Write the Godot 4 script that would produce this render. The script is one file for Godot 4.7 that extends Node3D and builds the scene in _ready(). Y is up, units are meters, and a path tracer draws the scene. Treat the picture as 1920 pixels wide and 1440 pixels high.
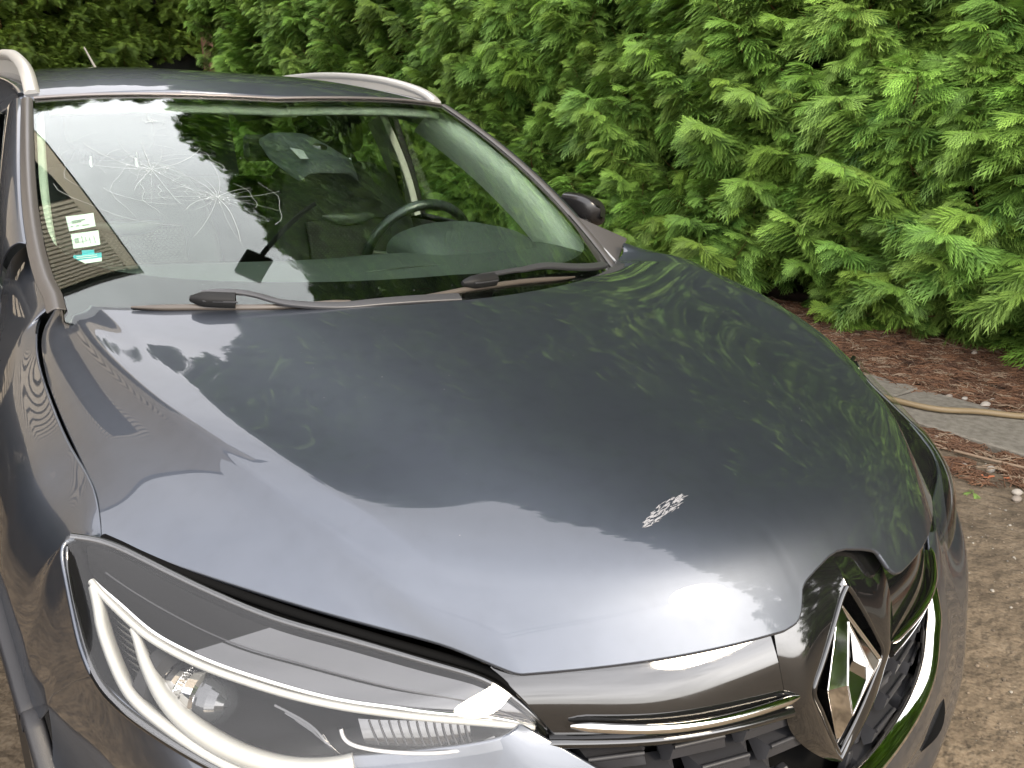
extends Node3D
# A dented grey-blue hatchback parked beside a tall conifer hedge. x runs to the car's left, z to its front, metres.

var M := {}
var rng := RandomNumberGenerator.new()

# ---------------------------------------------------------------- small helpers
func lin(r: float, g: float, b: float, a := 1.0) -> Color:
	var c := Color(r, g, b).linear_to_srgb()
	c.a = a
	return c

func mat(c: Color, rough := 0.6, metal := 0.0) -> StandardMaterial3D:
	var m := StandardMaterial3D.new()
	m.albedo_color = c
	m.roughness = rough
	m.metallic = metal
	return m

func vs(a: Array) -> Array:          # flat numbers -> points
	var o := []
	for i in range(0, a.size(), 3):
		o.append(Vector3(a[i], a[i + 1], a[i + 2]))
	return o

func mirrored(a: Array) -> Array:
	var o := []
	for p in a:
		o.append(Vector3(-p.x, p.y, p.z))
	return o

func cubic(p: Array, n: int) -> Array:          # natural cubic spline through p, n even samples
	var ts := []
	for j in n: ts.append(j / float(n - 1))
	return cubic_at(p, ts)

func cubic_at(p: Array, ts: Array) -> Array:
	var k := p.size()
	var o := []
	if k == 2:
		for t in ts: o.append(p[0].lerp(p[1], t))
		return o
	var c := PackedFloat32Array()
	c.resize(k)
	var d := []
	d.resize(k)
	c[0] = 0.0
	d[0] = Vector3.ZERO
	for i in range(1, k - 1):
		var w := 4.0 - c[i - 1]
		c[i] = 1.0 / w
		d[i] = (6.0 * (p[i + 1] - 2.0 * p[i] + p[i - 1]) - d[i - 1]) / w
	var mm := []
	mm.resize(k)
	mm[k - 1] = Vector3.ZERO
	for i in range(k - 2, 0, -1):
		mm[i] = d[i] - c[i] * mm[i + 1]
	mm[0] = Vector3.ZERO
	for t in ts:
		var x: float = t * (k - 1)
		var i := clampi(int(x), 0, k - 2)
		var u := x - i
		var w := 1.0 - u
		o.append(mm[i] * (w * w * w / 6.0) + mm[i + 1] * (u * u * u / 6.0) + (p[i] - mm[i] / 6.0) * w + (p[i + 1] - mm[i + 1] / 6.0) * u)
	return o

func creased(p: Array, breaks: Array, each: Array) -> Array:      # splines between the break indices, joined
	var o := []
	var from := 0
	for s in each.size():
		var to: int = breaks[s] if s < breaks.size() else p.size() - 1
		var part := cubic(p.slice(from, to + 1), each[s])
		if s > 0:
			part.pop_front()
		o.append_array(part)
		from = to
	return o

func net(rows: Array, nu: int, nv: int) -> Array:      # rows of control points -> grid [v][u]
	var wide := []
	for r in rows:
		wide.append(cubic(r, nu))
	return columns(wide, nv)

func columns(wide: Array, nv: int) -> Array:
	var nu: int = wide[0].size()
	var g := []
	for v in nv:
		var r := []
		r.resize(nu)
		g.append(r)
	for u in nu:
		var c := []
		for r in wide:
			c.append(r[u])
		var s := cubic(c, nv)
		for v in nv:
			g[v][u] = s[v]
	return g

func grid_normals(g: Array, out: Vector3) -> Array:
	var nv := g.size()
	var nu: int = g[0].size()
	var ns := []
	var total := 0.0
	for v in nv:
		var r := []
		for u in nu:
			var du: Vector3 = g[v][mini(u + 1, nu - 1)] - g[v][maxi(u - 1, 0)]
			var dv: Vector3 = g[mini(v + 1, nv - 1)][u] - g[maxi(v - 1, 0)][u]
			var n := du.cross(dv).normalized()
			if n == Vector3.ZERO:
				n = out
			total += n.dot(out)
			r.append(n)
		ns.append(r)
	if total < 0:
		for r in ns:
			for u in nu:
				r[u] = -r[u]
	return ns

func grid_into(st: SurfaceTool, g: Array, out: Vector3, uv := 1.0) -> void:
	var ns := grid_normals(g, out)
	var nv := g.size()
	var nu: int = g[0].size()
	for v in nv - 1:
		for u in nu - 1:
			quad_into(st, [g[v][u], g[v][u + 1], g[v + 1][u + 1], g[v + 1][u]], [ns[v][u], ns[v][u + 1], ns[v + 1][u + 1], ns[v + 1][u]],
				[Vector2(u, v) * uv, Vector2(u + 1, v) * uv, Vector2(u + 1, v + 1) * uv, Vector2(u, v + 1) * uv])

func quad_into(st: SurfaceTool, p: Array, n: Array, uv: Array) -> void:
	for t in [[0, 1, 2], [0, 2, 3]]:
		var f: Vector3 = (p[t[1]] - p[t[0]]).cross(p[t[2]] - p[t[0]])
		if f.length_squared() < 1e-16:
			continue
		var order: Array = t if f.dot(n[t[0]] + n[t[1]] + n[t[2]]) < 0 else [t[0], t[2], t[1]]
		for i in order:
			st.set_normal(n[i])
			st.set_uv(uv[i])
			st.add_vertex(p[i])

func start() -> SurfaceTool:
	var st := SurfaceTool.new()
	st.begin(Mesh.PRIMITIVE_TRIANGLES)
	return st

func obj(called: String, st: SurfaceTool, m: Material, parent: Node3D) -> MeshInstance3D:
	st.index()
	var o := MeshInstance3D.new()
	o.name = called
	o.mesh = st.commit()
	o.material_override = null
	o.mesh.surface_set_material(0, m)
	parent.add_child(o, true)
	return o

func sheet(called: String, g: Array, m: Material, parent: Node3D, out := Vector3.UP) -> MeshInstance3D:
	var st := start()
	grid_into(st, g, out)
	return obj(called, st, m, parent)

func offset(g: Array, by: float, out: Vector3) -> Array:
	var ns := grid_normals(g, out)
	var o := []
	for v in g.size():
		var r := []
		for u in g[v].size():
			r.append(g[v][u] + ns[v][u] * by)
		o.append(r)
	return o

# a panel with thickness: outer face, inner face and rounded edges all round
func panel_into(st: SurfaceTool, g: Array, thick: float, out: Vector3) -> void:
	var ns := grid_normals(g, out)
	grid_into(st, g, out)
	grid_into(st, offset(g, -thick, out), -out)
	var nv := g.size()
	var nu: int = g[0].size()
	var ring := []
	for u in nu - 1: ring.append([0, u])
	for v in nv - 1: ring.append([v, nu - 1])
	for u in range(nu - 1, 0, -1): ring.append([nv - 1, u])
	for v in range(nv - 1, 0, -1): ring.append([v, 0])
	var k := ring.size()
	var mid: Vector3 = g[nv / 2][nu / 2]
	for i in k:
		var a: Array = ring[i]
		var b: Array = ring[(i + 1) % k]
		var pa: Vector3 = g[a[0]][a[1]]
		var pb: Vector3 = g[b[0]][b[1]]
		if pa.distance_squared_to(pb) < 1e-10: continue
		var na: Vector3 = ns[a[0]][a[1]]
		var nb: Vector3 = ns[b[0]][b[1]]
		var side := (pb - pa).cross(na).normalized()
		if side.dot((pa + pb) * 0.5 - mid) < 0: side = -side
		var last_a := pa
		var last_b := pb
		var last_na := na
		var last_nb := nb
		for s in 3:
			var w: float = [0.5, 0.866, 0.0][s]
			var qa: Vector3 = pa + (side * [0.35, 0.5, 0.0][s] - na * [0.2, 0.5, 1.0][s]) * thick
			var qb: Vector3 = pb + (side * [0.35, 0.5, 0.0][s] - nb * [0.2, 0.5, 1.0][s]) * thick
			var ma: Vector3 = [(side + na).normalized(), side, (side - na).normalized()][s]
			var mb: Vector3 = [(side + nb).normalized(), side, (side - nb).normalized()][s]
			quad_into(st, [last_a, last_b, qb, qa], [last_na, last_nb, mb, ma], [Vector2.ZERO, Vector2.ZERO, Vector2.ZERO, Vector2.ZERO])
			last_a = qa
			last_b = qb
			last_na = ma
			last_nb = mb

func panel(called: String, g: Array, thick: float, m: Material, parent: Node3D, out := Vector3.UP) -> MeshInstance3D:
	var st := start()
	panel_into(st, g, thick, out)
	return obj(called, st, m, parent)

# sweep a closed or open section (Vector2 list) along a path; "up" fixes the section's second axis
func sweep_into(st: SurfaceTool, path: Array, section: Array, up: Vector3, closed := true, scales: Array = []) -> void:
	var g := []
	for i in path.size():
		var t: Vector3 = (path[mini(i + 1, path.size() - 1)] - path[maxi(i - 1, 0)]).normalized()
		var side := t.cross(up).normalized()
		var v := side.cross(t)
		var r := []
		var s: float = scales[i] if scales.size() else 1.0
		for q in section:
			r.append(path[i] + (side * q.x + v * q.y) * s)
		if closed:
			r.append(r[0])
		g.append(r)
	var n: int = g[0].size()
	for i in g.size() - 1:
		for j in n - 1:
			var na: Array = []
			for e in [[i, j], [i, j + 1], [i + 1, j + 1], [i + 1, j]]:
				na.append(section_normal(g, e[0], e[1], closed))
			quad_into(st, [g[i][j], g[i][j + 1], g[i + 1][j + 1], g[i + 1][j]], na, [Vector2(0, i), Vector2(1, i), Vector2(1, i + 1), Vector2(0, i + 1)])
	if closed:
		for e in [0, g.size() - 1]:
			var c := Vector3.ZERO
			for j in n - 1: c += g[e][j]
			c /= n - 1
			var fn: Vector3 = (path[0] - path[1]).normalized() if e == 0 else (path[-1] - path[-2]).normalized()
			for j in n - 1:
				quad_into(st, [c, g[e][j], g[e][j + 1], c], [fn, fn, fn, fn], [Vector2.ZERO, Vector2.ZERO, Vector2.ONE, Vector2.ONE])

func section_normal(g: Array, i: int, j: int, closed: bool) -> Vector3:
	var n: int = g[i].size()
	var a: Vector3 = g[i][(j - 1 + n - 1) % (n - 1)] if closed else g[i][maxi(j - 1, 0)]
	var b: Vector3 = g[i][(j + 1) % (n - 1)] if closed else g[i][mini(j + 1, n - 1)]
	var t: Vector3 = g[mini(i + 1, g.size() - 1)][j] - g[maxi(i - 1, 0)][j]
	var nn := (b - a).cross(t).normalized()
	var c := Vector3.ZERO
	for q in g[i]: c += q
	c /= n
	if closed and nn.dot(g[i][j] - c) < 0: nn = -nn
	return nn

func round_section(rx: float, ry: float, n := 10) -> Array:
	var o := []
	for i in n:
		o.append(Vector2(cos(TAU * i / n) * rx, sin(TAU * i / n) * ry))
	return o

func box_section(w: float, h: float, b := 0.2) -> Array:      # rectangle with cut corners
	var x := w / 2
	var y := h / 2
	var c := minf(x, y) * b
	return [Vector2(x, y - c), Vector2(x - c, y), Vector2(-x + c, y), Vector2(-x, y - c), Vector2(-x, -y + c), Vector2(-x + c, -y), Vector2(x - c, -y), Vector2(x, -y + c)]

func tube(called: String, path: Array, section: Array, m: Material, parent: Node3D, up := Vector3.UP, scales: Array = []) -> MeshInstance3D:
	var st := start()
	sweep_into(st, path, section, up, true, scales)
	return obj(called, st, m, parent)

func flat_quad_into(st: SurfaceTool, a: Vector3, b: Vector3, c: Vector3, d: Vector3, out: Vector3) -> void:
	var n := (b - a).cross(d - a).normalized()
	if n.dot(out) < 0: n = -n
	quad_into(st, [a, b, c, d], [n, n, n, n], [Vector2(0, 0), Vector2(1, 0), Vector2(1, 1), Vector2(0, 1)])

# a box from its centre, half sizes and axes, corners chamfered
func box_into(st: SurfaceTool, at: Vector3, half: Vector3, basis := Basis.IDENTITY, bevel := 0.0) -> void:
	var pts := []
	var h := half
	var b := minf(bevel, minf(h.x, minf(h.y, h.z)) * 0.9)
	for axis in 3:
		for s in [-1.0, 1.0]:
			var n := Vector3.ZERO
			n[axis] = s
			var i := (axis + 1) % 3
			var j := (axis + 2) % 3
			var q := []
			for e in [[-1, -1], [1, -1], [1, 1], [-1, 1]]:
				var p := Vector3.ZERO
				p[axis] = s * h[axis]
				p[i] = e[0] * (h[i] - b)
				p[j] = e[1] * (h[j] - b)
				q.append(at + basis * p)
			flat_quad_into(st, q[0], q[1], q[2], q[3], basis * n)
			if b > 0:
				for k in [i, j]:
					var o: int = j if k == i else i
					for t in [-1.0, 1.0]:
						if k < axis: continue
						var c := []
						for e in [[0, -1], [0, 1], [1, 1], [1, -1]]:
							var p := Vector3.ZERO
							p[axis] = s * (h[axis] if e[0] == 0 else h[axis] - b)
							p[k] = t * (h[k] - b if e[0] == 0 else h[k])
							p[o] = e[1] * (h[o] - b)
							c.append(at + basis * p)
						var nn := Vector3.ZERO
						nn[axis] = s
						nn[k] = t
						flat_quad_into(st, c[0], c[1], c[2], c[3], basis * nn)
	if b > 0:
		for sx in [-1.0, 1.0]:
			for sy in [-1.0, 1.0]:
				for sz in [-1.0, 1.0]:
					var a: Vector3 = at + basis * Vector3(sx * h.x, sy * (h.y - b), sz * (h.z - b))
					var c: Vector3 = at + basis * Vector3(sx * (h.x - b), sy * h.y, sz * (h.z - b))
					var d: Vector3 = at + basis * Vector3(sx * (h.x - b), sy * (h.y - b), sz * h.z)
					flat_quad_into(st, a, c, d, d, basis * Vector3(sx, sy, sz))

func lathe_into(st: SurfaceTool, profile: Array, at: Vector3, axis: Vector3, n := 28) -> void:      # profile: Vector2(radius, along axis)
	var side := axis.cross(Vector3(0.31, 0.9, 0.17)).normalized()
	var up := side.cross(axis).normalized()
	var g := []
	for p in profile:
		var r := []
		for i in n + 1:
			var a := TAU * i / n
			r.append(at + axis * p.y + (side * cos(a) + up * sin(a)) * p.x)
		g.append(r)
	for i in g.size() - 1:
		for j in n:
			var d: Vector2 = profile[i + 1] - profile[i]
			var na := []
			for e in [j, j + 1]:
				var a: float = TAU * e / n
				na.append(((side * cos(a) + up * sin(a)) * d.y - axis * d.x).normalized())
			quad_into(st, [g[i][j], g[i][j + 1], g[i + 1][j + 1], g[i + 1][j]], [na[0], na[1], na[1], na[0]], [Vector2.ZERO, Vector2.ZERO, Vector2.ONE, Vector2.ONE])

func base(called: String, at: Vector3, label: String, category: String, group := "", kind := "") -> Node3D:
	var o := Node3D.new()
	o.name = called
	o.position = at
	add_child(o, true)
	return tag(o, label, category, group, kind)

func tag(o: Node3D, label: String, category := "", group := "", kind := "") -> Node3D:
	if label: o.set_meta("label", label)
	if category: o.set_meta("category", category)
	if group: o.set_meta("group", group)
	if kind: o.set_meta("kind", kind)
	return o

func stuff(o: Node3D) -> Node3D:
	o.set_meta("kind", "stuff")
	return o

# ---------------------------------------------------------------- the scene
func _ready() -> void:
	rng.seed = 71
	var cam := Camera3D.new()
	cam.name = "camera"
	cam.fov = 49.05
	cam.near = 0.05
	cam.far = 300.0
	cam.transform = Transform3D(Basis.from_euler(Vector3(deg_to_rad(-17.11), deg_to_rad(-36.39), deg_to_rad(1.70))), Vector3(-0.936, 1.438, 0.513))
	add_child(cam)
	cam.current = true
	var env := Environment.new()
	env.background_mode = Environment.BG_SKY
	env.sky = Sky.new()
	env.sky.sky_material = overcast_sky()
	env.tonemap_mode = Environment.TONE_MAPPER_LINEAR
	env.tonemap_exposure = 4.4
	env.ambient_light_source = Environment.AMBIENT_SOURCE_SKY
	env.sdfgi_enabled = true
	env.ssao_enabled = true
	env.ssil_enabled = true
	var we := WorldEnvironment.new()
	we.name = "world_environment"
	we.environment = env
	add_child(we)
	var sun := DirectionalLight3D.new()
	sun.name = "sun"
	sun.light_energy = 0.36
	sun.light_angular_distance = 14.0
	sun.light_color = Color(1.0, 0.93, 0.82)
	sun.shadow_enabled = true
	add_child(sun)
	sun.look_at_from_position(Vector3(1.5, 4.5, 7.0), Vector3.ZERO)
	materials()
	build_ground()
	build_hedges()
	build_barn()
	build_lamp_and_cables()
	build_car()
	build_van()
	build_small_things()

func overcast_sky() -> PanoramaSkyMaterial:
	var w := 768
	var h := 384
	var im := Image.create(w, h, false, Image.FORMAT_RGBAF)
	var n := FastNoiseLite.new()
	n.seed = 5
	n.frequency = 1.1
	n.fractal_octaves = 5
	n.domain_warp_enabled = true
	n.domain_warp_amplitude = 0.5
	n.domain_warp_frequency = 1.3
	var glow := Vector3(0.22, 0.20, 0.93).normalized()
	for y in h:
		var el := PI * (0.5 - (y + 0.5) / h)
		for x in w:
			var az := TAU * (x + 0.5) / w
			var d := Vector3(sin(az) * cos(el), sin(el), -cos(az) * cos(el))
			var up := maxf(d.y, 0.0)
			var cl := n.get_noise_3d(d.x * 1.4, d.y * 3.2, d.z * 1.4)
			var c := Vector3(0.935, 0.925, 0.96).lerp(Vector3(1.0, 0.965, 0.92), pow(1.0 - up, 4.0))
			c *= 1.0 + 0.20 * cl
			var away := Vector3(d.x - glow.x, (d.y - glow.y) * 2.3, d.z - glow.z).length()
			var wide := exp(-pow(away / 0.85, 2.0))
			var tight := exp(-pow(away / 0.16, 2.0))
			c *= lerpf(0.70, 1.0, 0.5 + 0.5 * d.dot(glow))
			c *= 1.0 + 0.85 * wide * (1.0 + 0.6 * cl)
			c += Vector3(1.0, 0.93, 0.80) * 0.5 * tight * (0.8 + 0.8 * cl)
			im.set_pixel(x, y, Color(c.x, c.y, c.z))
	var p := PanoramaSkyMaterial.new()
	p.panorama = ImageTexture.create_from_image(im)
	p.energy_multiplier = 1.0
	return p

func noise_tex(seed_: int, freq: float, octaves: int, ramp: Array, size := 512, warp := 0.0) -> NoiseTexture2D:
	var n := FastNoiseLite.new()
	n.seed = seed_
	n.frequency = freq
	n.fractal_octaves = octaves
	if warp > 0:
		n.domain_warp_enabled = true
		n.domain_warp_amplitude = warp
		n.domain_warp_frequency = freq * 1.5
	var t := NoiseTexture2D.new()
	t.width = size
	t.height = size
	t.seamless = true
	t.noise = n
	if ramp.size():
		var g := Gradient.new()
		var o := PackedFloat32Array()
		var c := PackedColorArray()
		for r in ramp:
			o.append(r[0])
			c.append(r[1])
		g.offsets = o
		g.colors = c
		t.color_ramp = g
	return t

func triplanar(m: StandardMaterial3D, per_metre: float) -> void:
	m.uv1_triplanar = true
	m.uv1_world_triplanar = true
	m.uv1_scale = Vector3.ONE * per_metre

func pane(tint: Color, alpha: float) -> StandardMaterial3D:
	var m := mat(tint, 0.0)
	m.albedo_color.a = alpha
	m.transparency = BaseMaterial3D.TRANSPARENCY_ALPHA
	return m

func materials() -> void:
	var p := mat(lin(0.074, 0.084, 0.104), 0.46, 0.9)
	p.albedo_texture = noise_tex(55, 0.02, 5, [[0.0, Color(0.93, 0.93, 0.93)], [0.45, Color(0.98, 0.98, 0.98)], [1.0, Color(1, 1, 1)]], 1024)
	triplanar(p, 1.1)
	p.clearcoat_enabled = true
	p.clearcoat = 1.0
	p.clearcoat_roughness = 0.015
	M.paint = p
	M.gloss_black = mat(lin(0.006, 0.006, 0.006), 0.06)
	M.gloss_black.roughness_texture = noise_tex(31, 0.02, 4, [[0.0, Color(0.03, 0.03, 0.03)], [0.55, Color(0.06, 0.06, 0.06)], [1.0, Color(0.22, 0.22, 0.22)]])
	M.gloss_black.roughness = 1.0
	M.gloss_black.clearcoat_enabled = true
	M.gloss_black.clearcoat = 1.0
	M.gloss_black.clearcoat_roughness = 0.02
	triplanar(M.gloss_black, 2.0)
	M.black = mat(lin(0.010, 0.010, 0.010), 0.55)
	M.soot = mat(lin(0.004, 0.004, 0.004), 0.8)
	M.soot.metallic_specular = 0.12
	M.black.metallic_specular = 0.3
	M.rubber = mat(lin(0.018, 0.017, 0.016), 0.45)
	M.grey_plastic = mat(lin(0.022, 0.022, 0.024), 0.45)
	M.grey_plastic.metallic_specular = 0.38
	var gp := noise_tex(77, 0.09, 3, [])
	gp.as_normal_map = true
	gp.bump_strength = 3.0
	M.grey_plastic.normal_enabled = true
	M.grey_plastic.normal_texture = gp
	M.grey_plastic.normal_scale = 0.25
	triplanar(M.grey_plastic, 12.0)
	M.chrome = mat(lin(0.78, 0.77, 0.75), 0.04, 1.0)
	M.satin = mat(lin(0.62, 0.61, 0.58), 0.28, 1.0)
	M.white = mat(lin(0.27, 0.27, 0.25), 0.3)
	M.aerial = mat(lin(0.16, 0.15, 0.13), 0.4)
	M.clear = pane(lin(0.2, 0.2, 0.2), 0.01)
	M.clear.metallic_specular = 0.42
	M.screen = mat(lin(0.80, 0.93, 0.84, 0.0), 0.0)
	M.screen.refraction_enabled = true
	M.screen.refraction_scale = 0.05
	M.seam = mat(lin(0.17, 0.155, 0.15), 0.3, 0.6)  # paler than the paint: sky glow on the lip put into the colour
	M.mirror_shell = mat(lin(0.014, 0.013, 0.013), 0.25)
	M.side_glass = pane(lin(0.05, 0.12, 0.08), 0.22)
	M.trim_pale = mat(lin(0.62, 0.63, 0.56), 0.7)
	M.headliner = mat(lin(0.33, 0.34, 0.30), 0.85)
	M.dash = mat(lin(0.055, 0.062, 0.058), 0.5)
	M.dark_cloth = mat(lin(0.016, 0.018, 0.017), 0.8)
	M.mesh_cloth = mat(Color.WHITE, 0.7)
	M.mesh_cloth.albedo_texture = weave()
	M.mesh_cloth.uv1_triplanar = true
	M.mesh_cloth.uv1_scale = Vector3.ONE * 9.0
	M.crack = mat(lin(0.33, 0.36, 0.34), 0.25)
	M.paper = mat(lin(0.80, 0.84, 0.80), 0.6)
	M.teal = mat(lin(0.02, 0.42, 0.52), 0.5)
	M.scratch = mat(lin(0.19, 0.19, 0.195), 0.7)
	M.eye = mat(lin(0.02, 0.022, 0.024), 0.0)
	M.eye.metallic_specular = 0.7
	M.lamp_trim = mat(lin(0.30, 0.30, 0.30), 0.4)
	M.rubber_trim = mat(lin(0.05, 0.046, 0.043), 0.32)
	M.blade = mat(lin(0.055, 0.046, 0.038), 0.4)
	M.arm = mat(lin(0.032, 0.032, 0.034), 0.36)
	M.rail = mat(lin(0.56, 0.55, 0.52), 0.35, 0.6)
	M.leather = mat(lin(0.03, 0.033, 0.032), 0.28)
	M.reflector = mat(lin(0.40, 0.39, 0.35), 0.22, 0.5)
	M.sensor = mat(lin(0.022, 0.027, 0.026), 0.6)
	M.rust = mat(lin(0.30, 0.11, 0.05), 0.9)

func weave() -> ImageTexture:
	var im := Image.create(128, 128, false, Image.FORMAT_RGB8)
	for y in 128:
		for x in 128:
			var r := (y / 8) % 2
			var d := Vector2((x + r * 8) % 16 - 8, y % 8 - 4)
			var v := 0.05 + 0.16 * (1.0 - smoothstep(1.2, 3.4, Vector2(d.x * 0.55, d.y).length()))
			im.set_pixel(x, y, Color(v, v, v * 0.95))
	return ImageTexture.create_from_image(im)

# ---------------------------------------------------------------- the car
var car: Node3D

func screen_point(a: float, t: float) -> Vector3:      # a across (-1 car's right), t from the cowl up to the roof
	var k := 0.62 * a * a + 0.38 * pow(a, 4)
	var lo := Vector3(0, 1.085, -0.865).lerp(Vector3(0, 1.125, -1.13), k)
	var hi := Vector3(0, 1.508, -1.93).lerp(Vector3(0, 1.475, -2.0), k)
	var p := lo.lerp(hi, t) + Vector3(0, 0.88, 0.47) * 0.1 * t * (1 - t)
	p.x = a * lerpf(0.715, 0.60, t)
	var r := maxf(0, a)
	var l := maxf(0, -a)
	p += Vector3(-0.076, -0.049, -0.06) * r * (1 - t) + Vector3(-0.004, 0.016, -0.002) * r * t + Vector3(-0.01, -0.011, -0.001) * l * t + Vector3(0, -0.02, 0) * (1 - absf(a)) * t
	return p

func screen_edge(side: float, t: float) -> Vector3:
	var bow := 0.03 if side < 0 else 0.085
	return screen_point(side * (1.0 + bow * sin(PI * clampf(pow(maxf(t, 0.0), 0.6), 0, 1))), t)

func screen_normal(a: float, t: float) -> Vector3:
	var n := (screen_point(a + 0.01, t) - screen_point(a - 0.01, t)).cross(screen_point(a, t + 0.01) - screen_point(a, t - 0.01)).normalized()
	return n if n.y > 0 else -n

func screen_grid(depth: float, na := 49, nt := 33, t0 := -0.07, t1 := 1.0) -> Array:
	var g := []
	for j in nt:
		var t := lerpf(t0, t1, j / float(nt - 1))
		var r := []
		for i in na:
			var a := lerpf(-1.0, 1.0, i / float(na - 1))
			var side := -1.0 if a < 0 else 1.0
			var bow := 0.03 if a < 0 else 0.085
			var aa := a * (1.0 + bow * sin(PI * clampf(pow(maxf(t, 0.0), 0.6), 0, 1)) * pow(absf(a), 4))
			r.append(screen_point(aa, t) - screen_normal(clampf(aa, -1, 1), t) * depth)
		g.append(r)
	return g

func build_car() -> void:
	car = base("parked_car", Vector3.ZERO, "dark grey blue hatchback with a cracked windscreen and a buckled bonnet, beside the hedge", "car")
	build_hood()
	build_fenders()
	build_front()
	build_headlight(1.0)
	build_headlight(-1.0)
	build_emblem()
	build_glass()
	build_wipers()
	build_roof()
	build_doors()
	build_cabin()

var hood_b := vs([-0.708, 1.115, -1.177, -0.751, 1.074, -1.115, -0.768, 1.05, -1.024, -0.775, 1.032, -0.937, -0.777, 1.016, -0.85, -0.777, 1.001, -0.769, -0.775, 0.984, -0.689, -0.775, 0.963, -0.61, -0.784, 0.936, -0.541])
var hood_c2 := vs([-0.705, 1.114, -1.17, -0.703, 1.089, -1.015, -0.693, 1.068, -0.859, -0.671, 1.048, -0.705, -0.641, 1.027, -0.574, -0.607, 1.003, -0.455, -0.57, 0.972, -0.35, -0.533, 0.93, -0.262, -0.5, 0.871, -0.197])
var hood_c1 := vs([-0.671, 1.112, -1.078, -0.644, 1.085, -0.928, -0.626, 1.065, -0.775, -0.605, 1.043, -0.623, -0.579, 1.021, -0.493, -0.543, 0.995, -0.377, -0.505, 0.964, -0.286, -0.465, 0.919, -0.202, -0.443, 0.848, -0.131])
var hood_mid := vs([0, 1.105, -0.86, 0, 1.089, -0.74, 0, 1.069, -0.61, 0, 1.047, -0.48, 0, 1.027, -0.365, 0, 1.008, -0.26, 0, 0.984, -0.155, 0, 0.947, -0.056, 0, 0.862, 0.008])

func hood_end(x: float) -> float:      # how far forward the edge reaches: the cut-out for the emblem
	var keys := [[0.0, 0.920], [0.02, 0.923], [0.05, 0.934], [0.072, 0.944], [0.082, 0.951], [0.088, 0.960], [0.094, 0.975], [0.101, 0.988], [0.112, 0.996], [0.13, 1.0], [9.0, 1.0]]
	var ax := absf(x)
	for i in keys.size() - 1:
		if ax <= keys[i + 1][0]:
			var t: float = (ax - keys[i][0]) / (keys[i + 1][0] - keys[i][0])
			return lerpf(keys[i][1], keys[i + 1][1], t)
	return 1.0

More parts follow.
